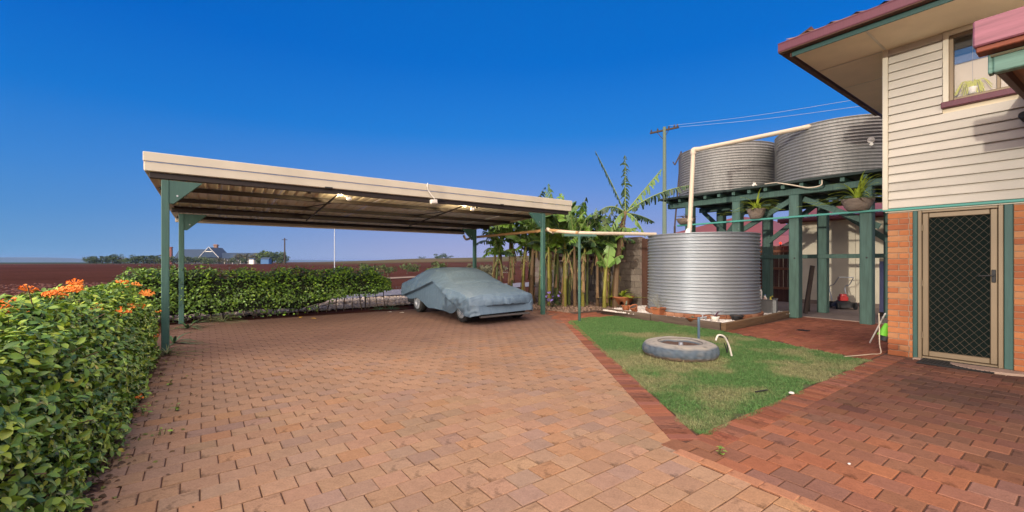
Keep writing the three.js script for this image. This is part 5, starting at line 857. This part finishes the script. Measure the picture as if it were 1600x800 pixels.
  bananaLeaf(top, to(-.88, 1.95, .2), .10, .22, .85, M.bananaDark, b); bananaLeaf(top, to(-.06, 1.72, -.2), .05, .25, .85, M.bananaDark, b); bananaLeaf(top, to(1.22, 1.42, .3), .02, .30, 1, M.bananaLeaf, b); bananaLeaf(top, to(1.95, .80, -.3), .35, .36, .95, M.bananaDark, b);
  bananaLeaf(top, to(-1.0, -.15, 0), .55, .34, .8, M.bananaDark, b); bananaLeaf(top, to(.95, -.25, .2), .12, .30, .85, M.bananaDark, b); bananaLeaf(top, to(-.55, -.7, -.3), .4, .26, .7, M.bananaLeaf, b); bananaLeaf(top, to(.5, -.75, -.4), .35, .24, .6, M.bananaLeaf, b); bananaLeaf(top, to(-.15, -1.1, -.1), .3, .25, .9, M.deadLeaf, b);
  // broad young leaves low in the group
  const yb = thing('banana_sucker', 'young banana sucker with broad unbroken bright leaves under the cream pipe', 'banana plant', [9.75, 0, -8.75]); part('stem', stemGeo(1.25, .06, [.05, .05]), M.stemYellow, yb);
  for (const [r, u, m] of [[-.45, .75, M.bananaLeaf], [.15, .95, M.bananaBright], [.5, .4, M.bananaLeaf], [-.3, .2, M.bananaLeaf]]) bananaLeaf([.05, 1.2, .05], [.05 + R[0] * r, 1.2 + u, .05 + R[1] * r], .22, .26, .45, m, yb);
}
// ------------------------------------------------------------------ neighbours behind the stand
{
  const s = thing('neighbour_shed', 'cream clad shed with red iron roof edge behind the tank stand', 'shed', [16.75, 0, -4.2]);
  const P = (n, g, m) => part(n, g.translate(-16.75, 0, 4.2), m, s);
  for (let k = 0; k < 7; k++) P('wall_panel', span(16.75, 16.82, -.02, 2.78, -6.35 + k * .9, -6.35 + k * .9 + .893, .006), M.shedWall);
  P('fascia', span(16.40, 16.43, 2.74, 2.88, -6.6, .2, .005), M.redRoof); P('gutter', span(16.30, 16.395, 2.78, 2.90, -6.65, .2, .01), M.magenta);
  P('eave', span(16.43, 16.76, 2.76, 2.775, -6.5, .2, .003), M.soffit);
  const rib = t => .018 * Math.max(0, Math.cos(t * 2 * PI)); for (let k = 0; k < 4; k++) P('roof_sheet', gridGeo(60, 3, (u, v) => { const z = -6.6 + (k + u) * 1.7, x = lerp(16.3, 20.5, v); return [x, 2.90 + (x - 16.3) * .20 + rib(z / .09), z]; }), M.roofRed ??= mat('roofRed', [.20, .055, .048], .6, { side: THREE.DoubleSide, map: T.coarse }));
  P('down_conduit', span(16.70, 16.745, .1, 2.7, -2.95, -2.9, .004), M.greenTrim);
  P('skirting', span(16.71, 16.748, -.02, .12, -6.35, -.1, .004), M.concrete);
}
{
  const f = thing('paling_fence', 'dark brown upright paling fence left of the cream shed', 'fence', [16.9, 0, -8.6]);
  for (let k = 0; k < 34; k++) part('paling', put(bevelBox(.018, 1.98 + rr(-.02, .02), .135, .003), [rr(-.004, .004), .98, -2.0 + k * .142 + .0]), M.palings, f);
  for (const y of [.42, 1.12, 1.75]) part('rail', span(-.06, -.012, y, y + .085, -2.1, 2.85, .006), mat('fenceRail', [.20, .075, .035], .85, { map: T.wood }), f);
}
{
  const h = thing('red_roofed_house', 'low neighbouring house with pinkish red iron roof beyond the paling fence', 'house', [27, 0, -14]);
  part('wall', merge([span(-3, 5, 0, 2.55, -4, 4.5, .02)]), M.shedWall, h);
  const rg = (x0, x1, z0, z1, y0, y1) => { const m = (z0 + z1) / 2, a = x0 + (z1 - z0) / 2; return fromQuads([x0, y0, z0, x0, y0, z1, a, y1, m, x0, y0, z1, x1, y0, z1, x1, y1, m, x0, y0, z1, x1, y1, m, a, y1, m, x1, y0, z0, x0, y0, z0, a, y1, m, x1, y0, z0, a, y1, m, x1, y1, m]); };
  part('roof', metreUV(rg(-3.9, 6, -5, 5.4, 2.5, 4.4)), M.roofRed, h); part('verandah_roof', metreUV(fromQuads([-5.6, 2.15, -3, -5.6, 2.15, 5.4, -3.2, 2.75, 5.4, -5.6, 2.15, -3, -3.2, 2.75, 5.4, -3.2, 2.75, -3])), mat('roofPink', [.30, .095, .085], .6, { side: THREE.DoubleSide, map: T.coarse }), h);
  part('gutter', span(-4.0, -3.9, 2.42, 2.52, -5, 5.4, .01), M.cream, h); for (const z of [-2.9, 1, 5.2]) part('post', span(-5.5, -5.4, 0, 2.15, z - .05, z + .05, .008), M.cream, h);
  part('window', merge([span(-3.03, -3.0, 1.0, 2.1, -1.4, .4, .01)]), M.black, h);
}
{ // the little red lamp that glows under that verandah
  const l = thing('red_lamp', 'small glowing red lamp over the paling fence', 'lamp', [16.8, 2.08, -6.75]); const rm = new THREE.MeshStandardMaterial({ color: 0x330000, emissive: new THREE.Color().setRGB(1, .06, .03), emissiveIntensity: 1.6 });
  part('bulb', new THREE.SphereGeometry(.045, 14, 10), rm, l); part('holder', rod([0, -.12, 0], [0, -.04, 0], .02), M.black, l);
  const pl = new THREE.PointLight(new THREE.Color().setRGB(1, .08, .04), .12, 4, 2); pl.position.set(0, 0, 0); pl.castShadow = true; l.add(pl);
}
// odds and ends under the stand
{
  const m = thing('red_mower', 'red and black push mower with folded handle against the cream shed', 'lawn mower', [15.6, 0, -4.55], .6);
  part('deck', merge([put(lathe([[0, .24], [.16, .24], [.26, .18], [.30, .10], [.31, .06]], 24), [0, 0, 0], [0, 0, 0], [1.15, 1, .9])]), M.black, m); part('engine', merge([box(.24, .16, .22, [0, .30, 0], [0, 0, 0], .03), put(new THREE.CylinderGeometry(.09, .1, .06, 18), [0, .41, 0])]), mat('mowerRed', [.36, .02, .02], .4), m);
  for (const [x, z] of [[-.26, -.22], [-.26, .22], [.26, -.22], [.26, .22]]) part('wheel', put(new THREE.CylinderGeometry(.10, .10, .05, 20), [x, .10, z], [PI / 2, 0, 0]), M.rubber, m);
  part('handle', merge([tube([[.22, .22, -.2], [.45, .62, -.2], [.1, .72, -.2], [-.25, .95, -.18]], .013, 24, 7), tube([[.22, .22, .2], [.45, .62, .2], [.1, .72, .2], [-.25, .95, .18]], .013, 24, 7), rod([-.25, .95, -.18], [-.25, .95, .18], .013, 7)]), M.steelDull, m);
  single('leaning_plank', bar([13.3, 0.0, -4.72], [13.5, 1.30, -4.62], .05, .12), M.darkWood, 'dark plank leaning behind the nearest stand post pair', 'plank');
  single('leaning_plank', bar([13.9, 0.0, -4.85], [14.1, .55, -4.9], .04, .20), M.darkWood, 'short dark board leaning low beside the taller dark plank', 'plank');
  const b = thing('wall_board', 'lavender blue board standing in the gap beside the brick corner', 'board', [14.3, 0, -3.02]); part('sheet', span(-.03, .03, .10, 1.42, -.36, .12, .006), mat('lavender', [.20, .22, .42], .7), b); part('top_strip', span(-.04, .04, 1.42, 1.50, -.36, .12, .006), M.soffit, b); part('foot', span(-.05, .05, -.01, .10, -.36, .12, .006), M.darkWood, b);
  single('drain_grate', merge(Array.from({ length: 7 }, (_, k) => span(-.08, .08, 0, .012, -.1 + k * .03, -.1 + k * .03 + .014, .002))), M.black, 'small dark drain grate in the side pavers before the stand', 'drain', [9.9, .004, -3.55]);
}
// ------------------------------------------------------------------ power pole and lines
{
  const p = thing('power_pole', 'weathered timber power pole with a dark cross arm behind the upper tanks', 'power pole', [30.66, -.1, -21.0]);
  part('pole', new THREE.CylinderGeometry(.13, .19, 12.6, 14).translate(0, 6.3, 0), M.poleGreen, p);
  const R = [Math.cos(YAW + .75), Math.sin(YAW + .75)]; part('cross_arm', bar([-R[0] * 1.1, 12.35, -R[1] * 1.1 - .15], [R[0] * 1.3, 12.35, R[1] * 1.3 - .15], .12, .14), M.darkWood, p); part('brace', merge([rod([-R[0] * .5, 12.3, -R[1] * .5 - .15], [0, 11.6, -.12], .025, 6), rod([R[0] * .5, 12.3, R[1] * .5 - .15], [0, 11.6, -.12], .025, 6)]), M.darkWood, p);
  for (const t of [-1.0, -.45, .5, .95, 1.2]) part('insulator', lathe([[0, 0], [.05, 0], [.075, .06], [.04, .09], [.07, .13], [.03, .2], [0, .2]], 12).translate(R[0] * t, 12.42, R[1] * t - .15), M.darkWood, p);
  const w = (a, b, sag, label) => single('power_line', tube([a, [(a[0] + b[0]) / 2, (a[1] + b[1]) / 2 - sag, (a[2] + b[2]) / 2], b], .012, 40, 5), M.wirePale ??= mat('wirePale', [.33, .36, .46], .8), label, 'power line');
  w([30.7, 12.5, -20.6], [29.0, 10.15, -6.2], .15, 'upper pale power line running from the pole behind the eave'); w([31.1, 12.4, -20.4], [29.5, 9.8, -5.8], .15, 'lower pale power line running from the pole behind the eave');
  const m = thing('antenna_mast', 'thin leaning metal mast with a short side arm behind the far upper tank', 'antenna', [17.2, 0, -11.05]); part('mast', rod([-.16, 3.0, -.1], [.1, 6.35, .05], .035, 8), M.darkWood, m); part('side_arm', merge([rod([.09, 6.3, .05], [-.12, 5.75, -.12], .03, 6), rod([-.12, 5.75, -.12], [-.14, 5.9, -.2], .025, 6)]), M.darkWood, m); part('foot', rod([-.16, 0, -.1], [-.16, 3.0, -.1], .045, 8), M.darkWood, m);
}
// ------------------------------------------------------------------ far things across the field
function farTree(label, x, z, h, w, tone, group) {
  const t = thing('tree', label, 'tree', [x, landHeight(x, z), z], 0, group);
  part('trunk', new THREE.CylinderGeometry(h * .03, h * .06, h * .5, 7).translate(0, h * .25, 0), M.bark, t);
  const gs = []; const tri = new THREE.PlaneGeometry(1, 1); const cl = []; for (let c = 0; c < 9; c++) cl.push([rr(-.5, .5) * w, rr(.2, .8) * h, rr(-.4, .4) * w, rr(.18, .3)]);
  const P = []; for (let k = 0; k < 620; k++) { const c = pick(cl), a = rr(0, 6.28), b = Math.acos(rr(-1, 1)), R = c[3] * Math.cbrt(rr(.25, 1)); const o = V(c[0] + Math.sin(b) * Math.cos(a) * R * w, Math.max(.06 * h, c[1] + Math.cos(b) * R * h * .8), c[2] + Math.sin(b) * Math.sin(a) * R * w); const s = h * rr(.06, .13); for (let q = 0; q < 3; q++) P.push(o.x + rr(-s, s), o.y + rr(-s, s), o.z + rr(-s, s)); }
  part('crown', fromQuads(P), tone, t);
}
{
  const tm = [leafMat('farA', [.045, .075, .028], .9), leafMat('farB', [.065, .10, .032], .9), leafMat('farC', [.085, .085, .05], .9), leafMat('farD', [.10, .15, .03], .9)];
  for (const [x, z, h, w, k, label] of [
    [-65.4, -417.6, 4.6, 6, 0, 'leftmost dark tree at the outer end of the far tree line'],
    [-61.0, -409.4, 5.2, 8, 0, 'second dark rounded tree from the left in the far tree line'],
    [-58.5, -415.0, 4.9, 7, 0, 'third dark tree from the left in the far tree line'],
    [-52.3, -408.1, 5.8, 8, 0, 'tallest dark rounded tree in the left half of the far tree line'],
    [-48.7, -411.6, 4.4, 7, 2, 'bare brownish tree in the left half of the far tree line'],
    [-43.5, -401.7, 4.2, 7, 1, 'mid green bush in the middle of the far tree line'],
    [-39.5, -402.5, 4.8, 7, 0, 'dark tree just left of the tall crown in the far tree line'],
    [-34.7, -395.4, 6.2, 9, 0, 'broad tall dark crown in the right half of the far tree line'],
    [-31.6, -399.3, 5.3, 7, 0, 'dark tree touching the broad tall crown on its right'],
    [-28.6, -402.1, 5.6, 7, 2, 'thin brownish tree just left of the front carport post, far away'],
    [-25.2, -388.5, 4.6, 6, 1, 'small green tree beside the front left carport post, far away'],
    [-17.5, -389.1, 5, 8, 0, 'dark far tree seen between the two left carport posts'],
    [-9.1, -376.9, 5, 8, 1, 'green shrub just right of the rear carport post before the homestead'],
    [-4.8, -377.4, 4.4, 8, 0, 'dark shrub at the left end of the homestead wall'],
    [-0.4, -370.5, 4.4, 7, 1, 'green shrub under the homestead gable, left of its middle'],
    [4.0, -369.8, 4.2, 7, 1, 'green shrub under the homestead gable, right of its middle'],
    [12.3, -367.6, 4, 7, 2, 'brownish shrub in front of the long right wing of the homestead'],
    [19.6, -359.8, 3.8, 7, 0, 'dark shrub in front of the right wing, nearer its end'],
    [24.9, -369.5, 6.6, 8, 2, 'bare brownish tree behind the right end of the homestead'],
    [30.4, -368.0, 7.6, 9, 2, 'tall bare brownish tree right of the homestead roof'],
    [35.6, -366.7, 7.4, 8, 0, 'dark tree behind the deep blue far shed'],
    [36.2, -351.5, 6.4, 8, 0, 'dark tree between the blue shed and the tall bright tree'],
    [39.0, -348.2, 8.4, 11, 3, 'tall bright green round tree right of the homestead'],
    [41.9, -342.4, 7.4, 8, 0, 'dark green tree on the right flank of the tall bright tree'],
    [44.2, -338.3, 4.6, 6, 1, 'small green bush at the right end of the homestead trees'],
  ]) farTree(label, x, z, h * 1.25, w * 1.25, tm[k]);
  for (const [x, z, h, w, label] of [
    [230.6, -475.0, 5, 8, 'left small tree of the skyline clump above the covered car'],
    [233.4, -466.8, 7, 14, 'largest tree of the skyline clump above the covered car'],
    [243.7, -471.7, 5, 10, 'right tree of the skyline clump above the covered car'],
    [232.7, -522.8, 3.5, 8, 'low faint skyline tree left of the clump above the covered car'],
  ]) farTree(label, x, z, h, w, tm[0]);
  for (const [x, z, h, w, k, label] of [
    [12.7, -40.2, 1.3, 1.6, 1, 'low bush on the red soil right of the back hedge, left one'],
    [16.1, -45.1, 1.2, 1.5, 1, 'low bush on the red soil between hedge and car, middle one'],
    [20.1, -49.6, 1.4, 2.2, 1, 'spreading low bush on the red soil beside the car rear'],
    [17.0, -34.6, 1.6, 1.6, 1, 'dark bush on the red soil above the covered car roof'],
    [18.1, -28.8, 1.5, 2, 2, 'grey green bush on the red soil right of the rear carport post'],
    [16.5, -25.1, 1.2, 1.8, 2, 'low grey green bush behind the leftmost banana stem'],
  ]) farTree(label, x, z, h, w, tm[k]);
  // homestead: long low building with a gabled centre
  const [hx, hz] = [9.2, -400.6], h = thing('homestead', 'long low blue grey roofed homestead with a steep gable far across the field', 'homestead', [hx, landHeight(hx, hz), hz], -YAW + .0);
  const wl = mat('farWall', [.07, .08, .095], .9), rf = mat('farRoof', [.032, .055, .10], 1, { side: THREE.DoubleSide }), wn = mat('farWindow', [.03, .04, .06], .2);
  const L = -30.3, A = -8.4, Bq = 5.0, C = 36.7; // left end, gable sides and right end along the front
  part('wall', merge([span(L, C, 0, 4.3, -5, 4, .02), span(A + 1, Bq - 1, 0, 6.2, 4.0, 6.5, .02)]), wl, h);
  const gable = (x0, x1, z0, z1, y0, y1) => { const m = (z0 + z1) / 2; return fromQuads([x0, y0, z1, x1, y0, z1, x1, y1, m, x0, y0, z1, x1, y1, m, x0, y1, m, x1, y0, z0, x0, y0, z0, x0, y1, m, x1, y0, z0, x0, y1, m, x1, y1, m, x0, y0, z0, x0, y0, z1, x0, y1, m, x1, y0, z1, x1, y0, z0, x1, y1, m]); };
  part('roof', gable(L - .8, A + 4, -6, 5, 4.3, 11.4), rf, h); part('roof', gable(Bq - 6, C + .8, -6, 5, 4.3, 8.6), rf, h);
  const fg = gable(-4, 11, -7.2, 7.2, 5.0, 12.6); fg.rotateY(-PI / 2); fg.translate((A + Bq) / 2, 0, -2.5); part('front_gable', fg, rf, h);
  part('gable_trim', merge([bar([(A + Bq) / 2 - 7.6, 4.9, 8.7], [(A + Bq) / 2, 12.9, 8.7], .2, .3, V(0, 0, 1)), bar([(A + Bq) / 2 + 7.6, 4.9, 8.7], [(A + Bq) / 2, 12.9, 8.7], .2, .3, V(0, 0, 1)), span((A + Bq) / 2 - 2.5, (A + Bq) / 2 + 2.5, 9.2, 9.6, 8.6, 8.8)]), M.white, h);
  part('chimney', merge([span((A + Bq) / 2 - 3.4 + 1, (A + Bq) / 2 - .9 + 1, 9, 15.2, -2, 0, .1), span((A + Bq) / 2 - 3.7 + 1, (A + Bq) / 2 - .6 + 1, 14.3, 14.8, -2.3, .3, .05)]), M.tile, h);
  for (let x = L + 2; x < C - 2; x += 4.2) { if (x > A && x < Bq) continue; const w = part('window', span(x, x + 1.5, 1.0, 3.2, 4.0, 4.06, .01), wn, h); part('frame', merge([span(x - .15, x, .9, 3.3, 4.0, 4.1, .01), span(x + 1.5, x + 1.65, .9, 3.3, 4.0, 4.1, .01)]), M.white, w); }
  for (const x of [A + 4, (A + Bq) / 2 - .7, Bq - 5.5]) part('window', span(x, x + 1.5, 1.5, 4.2, 6.5, 6.56, .01), wn, h);
  for (let x = Bq + 3; x < C; x += 6) part('verandah_post', span(x, x + .25, 0, 4.2, 5.4, 5.6, .02), M.white, h);
  // brick chimney stack left of it, sheds and poles
  const [sx, sz] = [-20.9, -422.4]; const ch = thing('brick_stack', 'lone red brick chimney stack above the far tree line', 'chimney', [sx, 0, sz]); part('shaft', put(new THREE.CylinderGeometry(1.15, 1.45, 13, 4), [0, 6.5, 0], [0, .4, 0]), mat('stack', [.24, .09, .07], .9), ch); part('cap', put(new THREE.CylinderGeometry(1.5, 1.5, .7, 4), [0, 12.8, 0], [0, .4, 0]), M.stack, ch);
  const shed = (name, lb, x, z, w, hh, m) => { const s = thing(name, lb, 'shed', [x, landHeight(x, z), z], -YAW); part('wall', span(-w / 2, w / 2, 0, hh * .75, -w / 3, w / 3, .05), m, s); part('roof', gable(-w * .53, w * .53, -w * .38, w * .38, hh * .74, hh), rf, s); };
  shed('far_shed', 'small white and blue shed at the right end of the homestead', 27.0, -345.7, 3.2, 4.2, M.white); shed('far_shed', 'deep blue water tank shed beside the tall bright far tree', 34.5, -335.4, 5.5, 4.6, mat('farBlue', [.04, .12, .28], .7));
  const pole = (lb, x, z, hh, r, arm) => { const p = thing('far_pole', lb, 'pole', [x, landHeight(x, z), z]); part('shaft', new THREE.CylinderGeometry(r * .8, r, hh, 8).translate(0, hh / 2, 0), arm ? M.darkWood : M.steelDull, p); if (arm) part('cross_arm', span(-1.2, 1.2, hh - .9, hh - .65, -.1, .1, .02), M.darkWood, p); else part('base_collar', new THREE.CylinderGeometry(r * 1.6, r * 1.6, .4, 8).translate(0, .2, 0), M.steelDull, p); };
  pole('dark timber power pole standing in the far field right of the homestead', 32.2, -235.9, 13.2, .34, true); pole('tall thin pale steel pole in the field behind the hedge', 15.4, -65.4, 6.6, .075, false);
}
// small litter on the ground
single('white_pebble', stoneGeo(7), M.pebble, 'white pebble lying on the brick edging at the lawn side', 'pebble', [5.05, .012, -1.92]).scale.set(.04, .02, .03);
single('white_pebble', stoneGeo(8), M.pebble, 'tiny white chip on the red pavers before the door', 'pebble', [3.62, .004, -1.02]).scale.set(.014, .008, .012);
single('dark_stick', rod([0, .02, 0], [.16, .025, .05], .008, 6), M.black, 'short dark stick lying in the dry grass near the brick edging', 'stick', [4.75, 0, -2.15]);
renderer.render(scene, camera);
